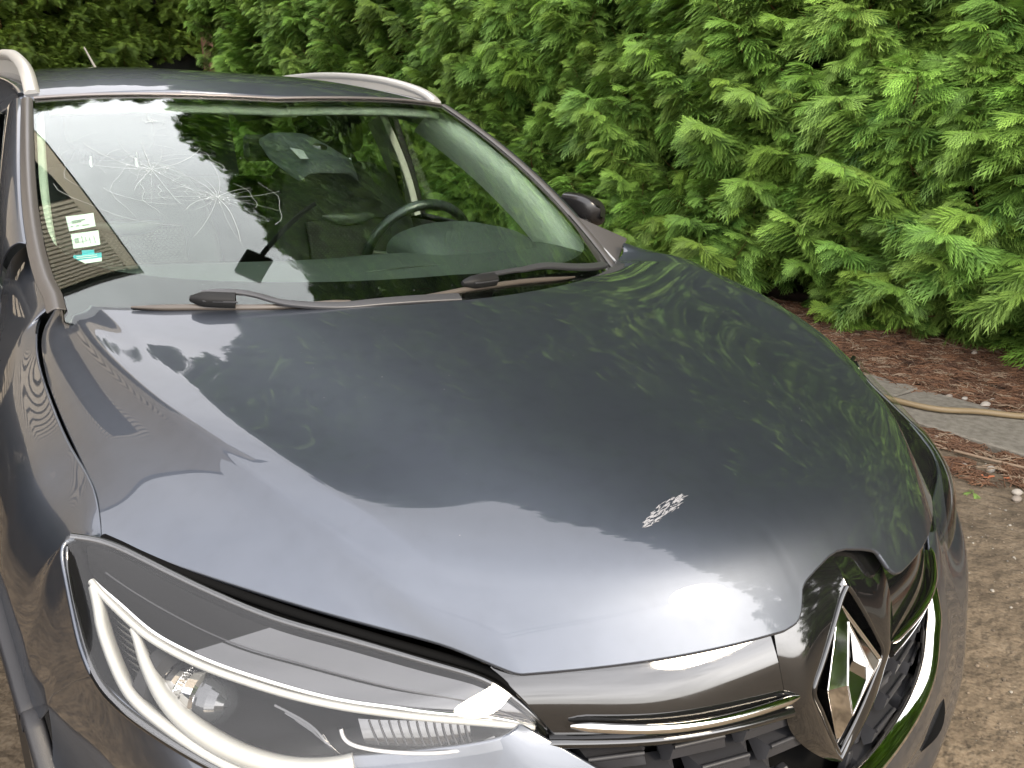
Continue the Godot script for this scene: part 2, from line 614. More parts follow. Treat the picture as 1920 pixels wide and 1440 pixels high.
func build_hood() -> void:
	var n := hood_b.size()
	var wide := []
	var flank_ts := []
	for i in 27: flank_ts.append(i / 26.0)
	var mid_ts := []
	for i in 181: mid_ts.append(i / 180.0)
	for v in n:
		var s := v / float(n - 1)
		var sides := []
		for side in [1.0, -1.0]:
			var fx := Vector3(side, 1, 1)
			var fixes := [Vector3.ZERO, Vector3.ZERO, Vector3.ZERO, Vector3.ZERO, Vector3.ZERO]
			if side < 0 and v == 0: fixes = [Vector3(0.018, -0.022, -0.051), Vector3(0.006, -0.026, -0.042), Vector3(-0.004, -0.032, -0.03), Vector3(-0.015, -0.041, -0.02), Vector3(-0.019, -0.057, -0.096)]
			if side < 0:
				for k in 5:
					var zz: float = [hood_b, hood_b, hood_c2, hood_c2, hood_c1][k][v].z
					fixes[k] += Vector3(0, 0.036 * smoothstep(-0.22, -0.78, zz), 0)
			var b: Vector3 = hood_b[v]
			var c2: Vector3 = hood_c2[v]
			var c1: Vector3 = hood_c1[v]
			var w := sin(PI * s)
			var g := b.lerp(c2, 0.22) + Vector3(-0.003, 0.005, 0) * w + Vector3(0, 0, 0.012) * s * s
			var f := b.lerp(c2, 0.58) + Vector3(0.002, -0.003, 0) * w + Vector3(0, 0, 0.018) * s * s
			var row := [b * fx + fixes[0], g * fx + fixes[1], f * fx + fixes[2], c2 * fx + fixes[3], c1 * fx + fixes[4]]
			sides.append(row)
		var m: Vector3 = hood_mid[v]
		var q1: Vector3 = (sides[0][4] as Vector3)
		var q2: Vector3 = (sides[1][4] as Vector3)
		var dip := 0.009 * sin(PI * clampf(s * 1.05, 0, 1))
		var qa := Vector3(q1.x * 0.43, lerpf(m.y, q1.y, 0.16) - dip * 0.1, lerpf(m.z, q1.z, 0.19))
		var qb := Vector3(q2.x * 0.43, lerpf(m.y, q2.y, 0.16) - dip * 0.1, lerpf(m.z, q2.z, 0.19))
		var va := Vector3(q1.x * 0.76, lerpf(m.y, q1.y, 0.56) - dip, lerpf(m.z, q1.z, 0.58))
		var vb := Vector3(q2.x * 0.76, lerpf(m.y, q2.y, 0.56) - dip, lerpf(m.z, q2.z, 0.58))
		var r := cubic_at(sides[0].slice(0, 4), flank_ts)
		var band := cubic([sides[0][3], sides[0][4]], 8)
		band.pop_front()
		r.append_array(band)
		var mid := cubic_at([q1, va, qa, m, qb, vb, q2], mid_ts)
		mid.pop_front()
		r.append_array(mid)
		band = cubic([sides[1][4], sides[1][3]], 8)
		band.pop_front()
		r.append_array(band)
		var right: Array = sides[1].slice(0, 4)
		right.reverse()
		var fl := cubic_at(right, flank_ts)
		fl.pop_front()
		r.append_array(fl)
		wide.append(r)
	# round the two creases a little
	for pass_ in 2:
		for r in wide:
			var copy: Array = r.duplicate()
			for u in range(22, r.size() - 22):
				if u < 42 or u > r.size() - 43:
					r[u] = copy[u] * 0.5 + (copy[u - 1] + copy[u + 1]) * 0.25
	var nu: int = wide[0].size()
	var nv := 60
	var g := []
	for v in nv:
		var r := []
		r.resize(nu)
		g.append(r)
	for u in nu:
		var c := []
		for r in wide: c.append(r[u])
		var e := hood_end(wide[n - 1][u].x)
		var ts := []
		for v in nv: ts.append(e * v / (nv - 1.0))
		var s := cubic_at(c, ts)
		for v in nv: g[v][u] = s[v]
	var hood := panel("bonnet", g, 0.009, M.paint, car)
	tag(hood, "dark grey blue bonnet, scratched and buckled towards the emblem")
	# the chipped patch near the emblem: bare primer showing through
	var st := start()
	var ns := grid_normals(g, Vector3.UP)
	var chips := RandomNumberGenerator.new()
	chips.seed = 4
	for k in 150:
		var s := k / 149.0
		var c := Vector2(-0.238 + 0.082 * s, -0.148 - 0.016 * s) + Vector2(chips.randf_range(-0.009, 0.009), chips.randf_range(-0.009, 0.009)) * sin(PI * (0.1 + 0.8 * s))
		chip_into(st, g, ns, c, chips.randf_range(0.0015, 0.0075), chips.randf_range(0.0003, 0.0010), 0.15 + chips.randf_range(-0.3, 0.3), chips)
	for k in 40:
		var c := Vector2(chips.randf_range(-0.5, 0.5), chips.randf_range(-0.85, -0.2))
		chip_into(st, g, ns, c, chips.randf_range(0.0005, 0.0012), chips.randf_range(0.0004, 0.0009), chips.randf() * 3.0, chips)
	tag(stuff(obj("scratches", st, M.scratch, hood)), "white scratches and chips in the bonnet paint")
	# dark frame under the edges, seen through the gaps
	var under := []
	for v in [0, 12, 24, 36]:
		var r := []
		for u in range(0, nu, 6):
			var p: Vector3 = g[v][u]
			r.append(Vector3(p.x * 0.985, p.y - 0.035, p.z))
		under.append(r)
	sheet("bonnet_frame", under, M.soot, hood)

func on_hood(g: Array, ns: Array, c: Vector2) -> Array:
	var best := 1e9
	var hit := [Vector3.ZERO, Vector3.UP]
	for v in range(0, g.size(), 1):
		for u in range(30, g[v].size() - 30, 2):
			var p: Vector3 = g[v][u]
			var d := Vector2(p.x - c.x, p.z - c.y).length_squared()
			if d < best:
				best = d
				hit = [p, ns[v][u]]
	var p: Vector3 = hit[0]
	var nn: Vector3 = hit[1]
	var q := Vector3(c.x, p.y - (nn.x * (c.x - p.x) + nn.z * (c.y - p.z)) / nn.y, c.y)
	return [q, nn]

func chip_into(st: SurfaceTool, g: Array, ns: Array, c: Vector2, long: float, wide: float, turn: float, r: RandomNumberGenerator) -> void:
	var h := on_hood(g, ns, c)
	var nn: Vector3 = h[1]
	var x := Vector3(cos(turn), 0, -sin(turn))
	x = (x - nn * x.dot(nn)).normalized()
	var y := nn.cross(x)
	var o: Vector3 = h[0] + nn * 0.0006
	var pts := []
	for k in 8:
		var a := TAU * k / 8.0
		var f := r.randf_range(0.55, 1.2)
		pts.append(o + x * cos(a) * long * f + y * sin(a) * wide * f)
	for k in 8:
		quad_into(st, [o + nn * 0.0001, pts[k], pts[(k + 1) % 8], o + nn * 0.0001], [nn, nn, nn, nn], [Vector2.ZERO, Vector2.ZERO, Vector2.ONE, Vector2.ONE])

func build_fenders() -> void:
	var cols := [
		[-0.717, 1.184, -1.426, -0.757, 1.13, -1.49, -0.8, 1.03, -1.45, -0.862, 0.9, -1.43, -0.89, 0.55, -1.42],
		[-0.728, 1.153, -1.317, -0.765, 1.1, -1.34, -0.81, 1.02, -1.33, -0.868, 0.9, -1.33, -0.893, 0.6, -1.31],
		[-0.714, 1.117, -1.178, -0.755, 1.093, -1.192, -0.813, 1.017, -1.216, -0.869, 0.899, -1.224, -0.895, 0.68, -1.25],
		[-0.744, 1.09, -1.167, -0.778, 1.063, -1.155, -0.822, 1.005, -1.146, -0.872, 0.898, -1.148, -0.895, 0.72, -1.18],
		[-0.765, 1.064, -1.12, -0.795, 1.038, -1.099, -0.833, 0.989, -1.078, -0.875, 0.898, -1.078, -0.895, 0.75, -1.1],
		[-0.78, 1.038, -0.999, -0.806, 1.014, -0.979, -0.842, 0.974, -0.957, -0.878, 0.878, -0.958, -0.895, 0.77, -1.0],
		[-0.787, 1.008, -0.801, -0.814, 0.987, -0.792, -0.849, 0.947, -0.79, -0.881, 0.849, -0.826, -0.894, 0.775, -0.9],
		[-0.783, 0.986, -0.695, -0.809, 0.966, -0.695, -0.848, 0.93, -0.716, -0.88, 0.839, -0.765, -0.893, 0.77, -0.84],
		[-0.778, 0.967, -0.617, -0.805, 0.95, -0.628, -0.846, 0.909, -0.66, -0.878, 0.819, -0.723, -0.891, 0.76, -0.8],
		[-0.785, 0.937, -0.542, -0.811, 0.934, -0.557, -0.847, 0.886, -0.603, -0.875, 0.799, -0.671, -0.889, 0.735, -0.74],
		[-0.828, 0.944, -0.533, -0.84, 0.917, -0.55, -0.857, 0.86, -0.58, -0.875, 0.77, -0.63, -0.886, 0.71, -0.69],
		[-0.836, 0.906, -0.507, -0.847, 0.87, -0.53, -0.86, 0.82, -0.56, -0.873, 0.745, -0.605, -0.884, 0.69, -0.65],
		[-0.839, 0.865, -0.439, -0.848, 0.83, -0.48, -0.86, 0.785, -0.525, -0.87, 0.725, -0.575, -0.881, 0.672, -0.62],
		[-0.835, 0.839, -0.402, -0.846, 0.8, -0.46, -0.858, 0.76, -0.51, -0.868, 0.71, -0.56, -0.879, 0.665, -0.605]]
	for side in [1.0, -1.0]:
		var wide := []
		for k in 5:
			var r := []
			for c in cols:
				var q := Vector3(c[k * 3] * side, c[k * 3 + 1], c[k * 3 + 2])
				if side < 0: q += Vector3(-0.06, -0.042, -0.055) * clampf(1.0 - (-0.53 - q.z) / -0.001 * 0.0 - (q.z + 1.124) / 0.25, 0, 1) + Vector3(0, -0.012, 0)
				r.append(q)
			if side < 0: r = r.slice(2)
			wide.append(creased(r, [9 if side > 0 else 7], [56, 34]))
		var g := columns(wide, 26)
		panel("front_wing", g, 0.006, M.paint, car, Vector3(-side, 0.4, 0.2))
		# black inner wing behind the gap beside the bonnet
		var top := []
		for p in hood_b: top.append(Vector3((p.x + 0.03) * side, p.y - 0.032, p.z - 0.012))
		var low := []
		for p in hood_b: low.append(Vector3((p.x - 0.03) * side, p.y - 0.055, p.z - 0.012))
		sheet("inner_wing", net([top, low], 30, 3), M.soot, car, Vector3(-side, 0.5, 0))
		# wheel arch cladding
		var lip := []
		for c in cols.slice(2): lip.append(Vector3((c[12] - 0.004) * side, c[13] - 0.018, c[14] - 0.004))
		lip.append(Vector3(-0.872 * side, 0.52, -0.54))
		lip.append(Vector3(-0.86 * side, 0.38, -0.50))
		tube("arch_cladding", cubic(lip, 40), box_section(0.036, 0.026, 0.4), M.grey_plastic, car, Vector3(side, 0, 0))
		var st := start()
		lathe_into(st, [Vector2(0.03, 0.08), Vector2(0.20, 0.07), Vector2(0.235, 0.10)], Vector3(-0.775 * side, 0.345, -0.92), Vector3(-side, 0, 0), 40)
		var st2 := start()
		lathe_into(st2, [Vector2(0.235, 0.10), Vector2(0.30, 0.11), Vector2(0.34, 0.085), Vector2(0.345, 0.0), Vector2(0.34, -0.1), Vector2(0.24, -0.1)], Vector3(-0.775 * side, 0.345, -0.92), Vector3(-side, 0, 0), 40)
		var tyre := obj("tyre", st2, M.rubber, car)
		obj("rim", st, M.satin, tyre)
		st = start()
		box_into(st, Vector3(-0.60 * side, 0.52, -0.95), Vector3(0.20, 0.36, 0.5))
		obj("arch_liner", st, M.soot, car)

func build_front() -> void:
	# gloss black band over the grille, running under the bonnet edge and round the emblem
	var top := vs([-0.452, 0.838, -0.168, -0.33, 0.847, -0.110, -0.22, 0.853, -0.072, -0.112, 0.868, -0.044])
	var bulge := vs([-0.430, 0.806, -0.133, -0.318, 0.808, -0.074, -0.212, 0.811, -0.036, -0.110, 0.815, -0.008])
	var low := vs([-0.402, 0.762, -0.104, -0.30, 0.757, -0.048, -0.20, 0.753, -0.014, -0.106, 0.750, 0.008])
	var grille := Node3D.new()
	grille.name = "front_grille"
	car.add_child(grille, true)
	for side in [1.0, -1.0]:
		var rows := [top, bulge, low]
		if side < 0: rows = [mirrored(top), mirrored(bulge), mirrored(low)]
		var wide := []
		for r in rows: wide.append(cubic(r, 40))
		panel("grille_band", columns(wide, 14), 0.006, M.gloss_black, grille, Vector3(0, 0.3, 1))
		# chrome strip along the lower edge of the band
		var strip_ends := []
		for i in 30: strip_ends.append([0.3, 0.75, 1.0][mini(2, mini(i, 29 - i))])
		var path := cubic(vs([-0.392, 0.779, -0.092, -0.30, 0.7715, -0.036, -0.20, 0.766, -0.004, -0.105, 0.763, 0.012]), 30)
		if side < 0: path = mirrored(path)
		tube("chrome_strip", path, box_section(0.010, 0.013, 0.7), M.chrome, grille, Vector3(0, 1, 0.15), strip_ends)
		# black lip below it
		var lip := cubic(vs([-0.408, 0.757, -0.112, -0.30, 0.7525, -0.052, -0.20, 0.7475, -0.018, -0.11, 0.742, 0.000]), 24)
		if side < 0: lip = mirrored(lip)
		tube("grille_lip", lip, box_section(0.030, 0.014, 0.6), M.gloss_black, grille, Vector3(0, 1, 0))
		# seal and slam panel between bonnet and lamp
		var a := vs([-0.786, 0.930, -0.548, -0.700, 0.904, -0.430, -0.61, 0.880, -0.315, -0.51, 0.850, -0.220, -0.455, 0.835, -0.175, -0.440, 0.822, -0.150])
		var b := vs([-0.780, 0.928, -0.512, -0.690, 0.890, -0.385, -0.600, 0.866, -0.278, -0.50, 0.832, -0.198, -0.445, 0.800, -0.150, -0.412, 0.762, -0.128])
		if side < 0:
			a = mirrored(a)
			b = mirrored(b)
		panel("slam_panel", net([a, b], 40, 4), 0.004, M.soot, car, Vector3(0, 1, 0.5))
		var seal := []
		for i in a.size(): seal.append(a[i].lerp(b[i], 0.3) + Vector3(0, 0.006, 0))
		tube("bonnet_seal", cubic(seal, 40), round_section(0.006, 0.005, 8), M.soot, car, Vector3.UP)
	# dark back of the grille
	var st := start()
	grid_into(st, net([vs([-0.43, 0.76, -0.15, -0.2, 0.75, -0.07, 0, 0.75, -0.05, 0.2, 0.75, -0.07, 0.43, 0.76, -0.15]), vs([-0.36, 0.5, -0.10, -0.2, 0.5, -0.03, 0, 0.5, -0.01, 0.2, 0.5, -0.03, 0.36, 0.5, -0.10])], 20, 8), Vector3(0, 0, 1))
	obj("grille_back", st, M.soot, grille)
	st = start()
	grid_into(st, net([vs([-0.46, 0.83, -0.17, -0.25, 0.845, -0.07, 0, 0.95, -0.085, 0.25, 0.845, -0.07, 0.46, 0.83, -0.17]), vs([-0.44, 0.74, -0.16, -0.25, 0.74, -0.09, 0, 0.72, -0.06, 0.25, 0.74, -0.09, 0.44, 0.74, -0.16])], 20, 8), Vector3(0, 0, 1))
	obj("band_back", st, M.soot, grille)
	# stepped fins with narrow bars between them
	for side in [-1.0, 1.0]:
		for r in 5:
			for i in range(-2, 4):
				var x := 0.343 - 0.100 * i - 0.036 * r
				var y := 0.730 - 0.0365 * r
				if x < 0.085 or x > 0.40 - 0.03 * r or (x < 0.14 and r > 1 and y > 0.64): continue
				var z := -0.002 - 0.65 * x * x + 0.004 * r
				var bs := Basis(Vector3.UP, side * atan(1.3 * x)) * Basis(Vector3.RIGHT, -0.62)
				st = start()
				fin_into(st, Vector3(x * side, y, z), bs, 0.042, 0.0205, side)
				obj("grille_fin", st, M.grey_plastic, grille)
				st = start()
				box_into(st, Vector3((x - 0.050) * side, y - 0.004, z - 0.004), Vector3(0.007, 0.021, 0.006), Basis(Vector3.UP, side * atan(1.3 * x)) * Basis(Vector3(0, 0, 1), -0.28 * side), 0.002)
				obj("grille_bar", st, M.grey_plastic, grille)
	# bright frame that runs under the grille
	var frame := cubic(vs([0.345, 0.734, -0.062, 0.318, 0.708, -0.036, 0.295, 0.688, -0.022, 0.255, 0.655, 0.000, 0.185, 0.615, 0.018, 0.08, 0.585, 0.030, 0, 0.578, 0.034]), 40)
	for side in [1.0, -1.0]:
		tube("grille_frame", frame if side > 0 else mirrored(frame).slice(8), [Vector2(0.015, 0.0), Vector2(0.011, 0.005), Vector2(0.0, 0.007), Vector2(-0.011, 0.005), Vector2(-0.015, 0.0), Vector2(0, -0.008)], M.chrome, grille, Vector3(-0.42 * side, 0.78, 0.5))
	# bumper, both halves
	for side in [1.0, -1.0]:
		var s := Vector3(side, 1, 1)
		var rows := [
			vs([0.440, 0.782, -0.122, 0.365, 0.722, -0.060, 0.315, 0.678, -0.028, 0.270, 0.640, -0.004, 0.195, 0.598, 0.016, 0.08, 0.566, 0.028, 0, 0.558, 0.030]),
			vs([0.490, 0.772, -0.132, 0.455, 0.695, -0.082, 0.42, 0.635, -0.048, 0.37, 0.58, -0.018, 0.27, 0.525, 0.010, 0.12, 0.495, 0.030, 0, 0.49, 0.034]),
			vs([0.62, 0.765, -0.205, 0.590, 0.690, -0.135, 0.56, 0.62, -0.095, 0.52, 0.55, -0.065, 0.43, 0.47, -0.030, 0.2, 0.43, 0.010, 0, 0.42, 0.02]),
			vs([0.755, 0.790, -0.275, 0.745, 0.72, -0.225, 0.73, 0.64, -0.195, 0.70, 0.55, -0.175, 0.62, 0.44, -0.13, 0.3, 0.36, -0.03, 0, 0.35, 0.0]),
			vs([0.833, 0.836, -0.396, 0.846, 0.80, -0.455, 0.858, 0.76, -0.506, 0.868, 0.71, -0.556, 0.875, 0.6, -0.57, 0.85, 0.40, -0.50, 0.5, 0.28, -0.2])]
		var wide := []
		for r in rows:
			if side < 0: r = mirrored(r)
			wide.append(cubic(r, 44))
		panel("bumper", columns(wide, 30), 0.006, M.paint, car, Vector3(side * 0.3, 0.2, 1))
		# lamp filler between grille frame and headlamp
		# lower intake: dark recess with a grey lip
		var rec := cubic(vs([0.400, 0.540, -0.042, 0.362, 0.512, -0.030, 0.33, 0.483, -0.024, 0.298, 0.455, -0.018]), 20)
		if side < 0: rec = mirrored(rec)
		var sc := []
		for i in 20: sc.append(0.25 + sin(PI * i / 19.0) * 0.9)
		var hole := tube("fog_lamp_recess", rec, [Vector2(0.0, 0.026), Vector2(-0.012, 0.010), Vector2(-0.012, -0.010), Vector2(0.0, -0.026), Vector2(0.010, 0.0)], M.soot, car, Vector3(0.3 * side, 0.5, 1), sc)
		var lip := []
		for p in rec: lip.append(p + Vector3(0.016 * side, -0.024, -0.004))
		tube("recess_lip", lip, box_section(0.012, 0.02, 0.5), M.grey_plastic, hole, Vector3(0, 0.2, 1))

func fin_into(st: SurfaceTool, at: Vector3, bs: Basis, w: float, h: float, side: float) -> void:
	# a roof-shaped tile: ridge near the top, sloping ends
	var back := [Vector3(-w, h, -0.014), Vector3(w * 0.96, h, -0.014), Vector3(w * 1.16, -h, -0.014), Vector3(-w * 0.86, -h, -0.014)]
	var ridge := [Vector3(-w * 0.66, -h * 0.25, 0.010), Vector3(w * 0.98, -h * 0.25, 0.010), Vector3(w * 1.10, -h * 0.95, -0.002), Vector3(-w * 0.74, -h * 0.95, -0.002)]
	var p := []
	for q in back + ridge: p.append(at + bs * Vector3(q.x * -side, q.y, q.z))
	var out := bs * Vector3(0, 0, 1)
	flat_quad_into(st, p[4], p[5], p[6], p[7], out)
	flat_quad_into(st, p[0], p[1], p[5], p[4], bs * Vector3(0, 1, 0.6))
	flat_quad_into(st, p[1], p[2], p[6], p[5], bs * Vector3(1, 0, 0.3))
	flat_quad_into(st, p[2], p[3], p[7], p[6], bs * Vector3(0, -1, 0.2))
	flat_quad_into(st, p[3], p[0], p[4], p[7], bs * Vector3(-1, 0, 0.3))
	# rounded highlight along the ridge
	sweep_into(st, [p[4], p[4].lerp(p[5], 0.5), p[5]], round_section(0.0032, 0.0032, 6), out, true)

# ---- headlamp: everything sits on the lens surface, a little behind it
var lens_rows := [
	vs([-0.822, 0.951, -0.533, -0.784, 0.939, -0.513, -0.739, 0.92, -0.452, -0.663, 0.891, -0.345, -0.592, 0.873, -0.268, -0.517, 0.849, -0.204, -0.469, 0.832, -0.165, -0.441, 0.81, -0.141, -0.419, 0.784, -0.122, -0.406, 0.764, -0.113]),
	vs([-0.826, 0.948, -0.529, -0.812, 0.929, -0.502, -0.792, 0.9, -0.435, -0.751, 0.873, -0.352, -0.703, 0.855, -0.283, -0.639, 0.827, -0.214, -0.58, 0.8, -0.168, -0.521, 0.772, -0.134, -0.462, 0.756, -0.114, -0.413, 0.758, -0.109]),
	vs([-0.827, 0.94, -0.531, -0.833, 0.906, -0.505, -0.835, 0.865, -0.437, -0.829, 0.837, -0.38, -0.804, 0.817, -0.32, -0.75, 0.785, -0.246, -0.681, 0.75, -0.191, -0.592, 0.718, -0.145, -0.497, 0.715, -0.121, -0.417, 0.745, -0.112])]

func lens_at(s: float, w: float, depth: float, side: float) -> Vector3:
	var p := lens_raw(s, w)
	if depth != 0.0:
		var e := 0.015
		var n := (lens_raw(minf(s + e, 1), w) - lens_raw(maxf(s - e, 0), w)).cross(lens_raw(s, minf(w + e, 1)) - lens_raw(s, maxf(w - e, 0))).normalized()
		if n.dot(Vector3(-0.35, 0.62, 0.7)) < 0: n = -n
		p -= n * depth
	return Vector3(p.x * side, p.y, p.z)

func lens_raw(s: float, w: float) -> Vector3:
	var c := []
	for r in lens_rows: c.append(cubic_at(r, [s])[0])
	return cubic_at(c, [w])[0]

func lens_path(a: Array, depth: float, side: float, n := 30) -> Array:
	var p := []
	for q in a: p.append(Vector3(q[0], q[1], 0))
	var o := []
	for q in cubic(p, n): o.append(lens_at(clampf(q.x, 0, 1), clampf(q.y, 0, 1), depth, side))
	return o

func lens_patch(upper: Array, lower: Array, d0: float, d1: float, side: float, nu := 24, nv := 8) -> Array:
	var a := []
	for q in upper: a.append(Vector3(q[0], q[1], d0))
	var b := []
	for q in lower: b.append(Vector3(q[0], q[1], d1))
	var g := []
	for r in net([a, b], nu, nv):
		var o := []
		for q in r: o.append(lens_at(clampf(q.x, 0, 1), clampf(q.y, 0, 1), q.z, side))
		g.append(o)
	return g

func build_headlight(side: float) -> void:
	var lamp := Node3D.new()
	lamp.name = "headlight"
	car.add_child(lamp, true)
	var out := Vector3(-0.35 * side, 0.62, 0.7)
	var rows := []
	for r in lens_rows: rows.append(r if side > 0 else mirrored(r))
	var g := net(rows, 60, 24)
	sheet("lens", g, M.clear, lamp, out)
	var near := Vector3(-0.35 * side, 0.62, 0.7)
	# dark rim where lens and body meet
	var rim := []
	for p in g[0]: rim.append(p - near * 0.008)
	tube("lens_rim", rim, round_section(0.005, 0.005, 8), M.gloss_black, lamp, Vector3(0.1, 0.9, 0.1))
	rim = []
	for p in g[-1]: rim.append(p - near * 0.008)
	tube("lens_rim", rim, round_section(0.005, 0.005, 8), M.gloss_black, lamp, Vector3(0.1, 0.9, 0.1))
	# housing
	var back := []
	for j in 15:
		var r := []
		for i in 40:
			var s := i / 39.0
			var w := j / 14.0
			r.append(lens_at(s, w, 0.006 + 0.055 * sqrt(maxf(0.0, sin(PI * w) * sin(PI * clampf(s * 0.94 + 0.04, 0, 1)))), side))
		back.append(r)
	sheet("housing", back, M.soot, lamp, near)
	if side < 0: return
	# one visor, matt then gloss: its uneven reflection is put into the materials
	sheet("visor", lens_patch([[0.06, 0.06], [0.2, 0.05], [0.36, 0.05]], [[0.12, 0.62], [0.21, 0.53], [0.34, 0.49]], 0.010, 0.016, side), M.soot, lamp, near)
	sheet("visor_bright_half", lens_patch([[0.36, 0.05], [0.5, 0.05], [0.75, 0.04], [0.95, 0.04]], [[0.34, 0.49], [0.45, 0.44], [0.66, 0.28], [0.93, 0.08]], 0.010, 0.016, side), M.gloss_black, lamp, near)
	var guide := tube("light_guide", lens_path([[0.150, 0.64], [0.215, 0.56], [0.278, 0.55], [0.343, 0.53], [0.423, 0.51], [0.49, 0.48], [0.55, 0.43], [0.611, 0.38], [0.676, 0.335], [0.767, 0.25], [0.838, 0.185], [0.925, 0.11]], 0.013, side, 60), box_section(0.008, 0.017, 0.6), M.white, lamp, near)
	tag(guide, "slim white light guide along the upper edge of the headlamp")
	tube("guide_edge", lens_path([[0.150, 0.60], [0.215, 0.50], [0.278, 0.50], [0.343, 0.48], [0.423, 0.46], [0.49, 0.43], [0.55, 0.385], [0.611, 0.33], [0.676, 0.29], [0.767, 0.20], [0.838, 0.14], [0.925, 0.085]], 0.011, side, 60), round_section(0.003, 0.003, 6), M.chrome, lamp, near)
	tube("visor_edge", lens_path([[0.16, 0.36], [0.25, 0.30], [0.4, 0.27], [0.55, 0.22], [0.7, 0.16], [0.85, 0.10]], 0.009, side, 40), box_section(0.0015, 0.0025, 0.3), M.grey_plastic, lamp, near)
	# two white daytime running light bars
	tube("running_light", lens_path([[0.160, 0.66], [0.20, 0.755], [0.242, 0.825], [0.351, 0.905], [0.452, 0.945], [0.57, 0.975], [0.70, 0.985]], 0.016, side, 50), box_section(0.012, 0.026, 0.6), M.white, lamp, near)
	var sc := []
	for i in 50: sc.append(lerpf(0.7, 1.75, smoothstep(0.0, 0.6, i / 49.0)))
	tube("running_light", lens_path([[0.262, 0.585], [0.29, 0.65], [0.328, 0.72], [0.394, 0.80], [0.458, 0.862], [0.51, 0.89], [0.56, 0.895], [0.62, 0.87], [0.66, 0.80], [0.675, 0.74]], 0.016, side, 50), box_section(0.012, 0.021, 0.6), M.white, lamp, near, sc)
	# ribbed indicator reflector between the bars
	for k in 9:
		var f := k / 8.0
		var st := start()
		grid_into(st, lens_patch([[0.195 + 0.16 * f, 0.70 + 0.155 * f], [0.265 + 0.155 * f, 0.60 + 0.20 * f]], [[0.212 + 0.16 * f, 0.716 + 0.155 * f], [0.283 + 0.155 * f, 0.622 + 0.20 * f]], 0.020, 0.034, side, 8, 4), near)
		obj("reflector_rib", st, M.reflector, lamp)
	# projector: chrome barrel, knurled ring and a glass eye
	var at := lens_at(0.425, 0.725, 0.050, side)
	var ax := Vector3(0.50 * side, 0.10, 0.86).normalized()
	var st := start()
	lathe_into(st, [Vector2(0.030, -0.050), Vector2(0.036, -0.040), Vector2(0.036, -0.012), Vector2(0.032, -0.010), Vector2(0.032, -0.001), Vector2(0.036, 0.001), Vector2(0.036, 0.014), Vector2(0.030, 0.016)], at, ax, 40)
	var barrel := obj("projector_barrel", st, M.chrome, lamp)
	st = start()
	lathe_into(st, [Vector2(0.031, 0.012), Vector2(0.0305, 0.020), Vector2(0.027, 0.029), Vector2(0.020, 0.037), Vector2(0.011, 0.042), Vector2(0.0005, 0.044)], at, ax, 40)
	obj("projector_eye", st, M.eye, barrel)
	st = start()
	for k in 52:
		var d := ax.cross(Vector3.UP).normalized().rotated(ax, TAU * k / 52.0)
		box_into(st, at + d * 0.034 - ax * 0.006, Vector3(0.0012, 0.0012, 0.0042), Basis.looking_at(ax, d), 0.0)
	stuff(obj("knurling", st, M.chrome, barrel))
	st = start()
	lathe_into(st, [Vector2(0.038, -0.030), Vector2(0.052, -0.034), Vector2(0.056, -0.05)], at, ax, 40)
	obj("bezel", st, M.black, barrel)
	for k in 6:
		tube("housing_step", lens_path([[0.50 + 0.02 * k, 0.56 + 0.02 * k], [0.56 + 0.02 * k, 0.60 + 0.035 * k], [0.62 + 0.012 * k, 0.70 + 0.02 * k]], 0.036 + 0.002 * k, side, 12), box_section(0.003, 0.003, 0.3), M.gloss_black, lamp, near)
	# dark side lamp with a ribbed screen and a grey trim underneath
	sheet("side_lamp", lens_patch([[0.595, 0.46], [0.68, 0.36], [0.76, 0.27]], [[0.66, 0.62], [0.74, 0.52], [0.81, 0.42]], 0.020, 0.024, side, 18, 8), M.gloss_black, lamp, near)
	for k in 12:
		var f := k / 11.0
		tube("screen_rib", lens_path([[0.61 + 0.14 * f, 0.45 - 0.17 * f], [0.672 + 0.13 * f, 0.59 - 0.17 * f]], 0.019, side, 5), round_section(0.0012, 0.0012, 4), M.grey_plastic, lamp, near)
	tube("side_lamp_trim", lens_path([[0.60, 0.56], [0.635, 0.63], [0.69, 0.62], [0.77, 0.53], [0.81, 0.44], [0.835, 0.33]], 0.017, side, 30), box_section(0.004, 0.010, 0.5), M.lamp_trim, lamp, near)
	sheet("inner_shelf", lens_patch([[0.68, 0.80], [0.78, 0.72], [0.90, 0.55]], [[0.70, 0.97], [0.8, 0.96], [0.93, 0.9]], 0.012, 0.010, side, 18, 6), M.grey_plastic, lamp, near)

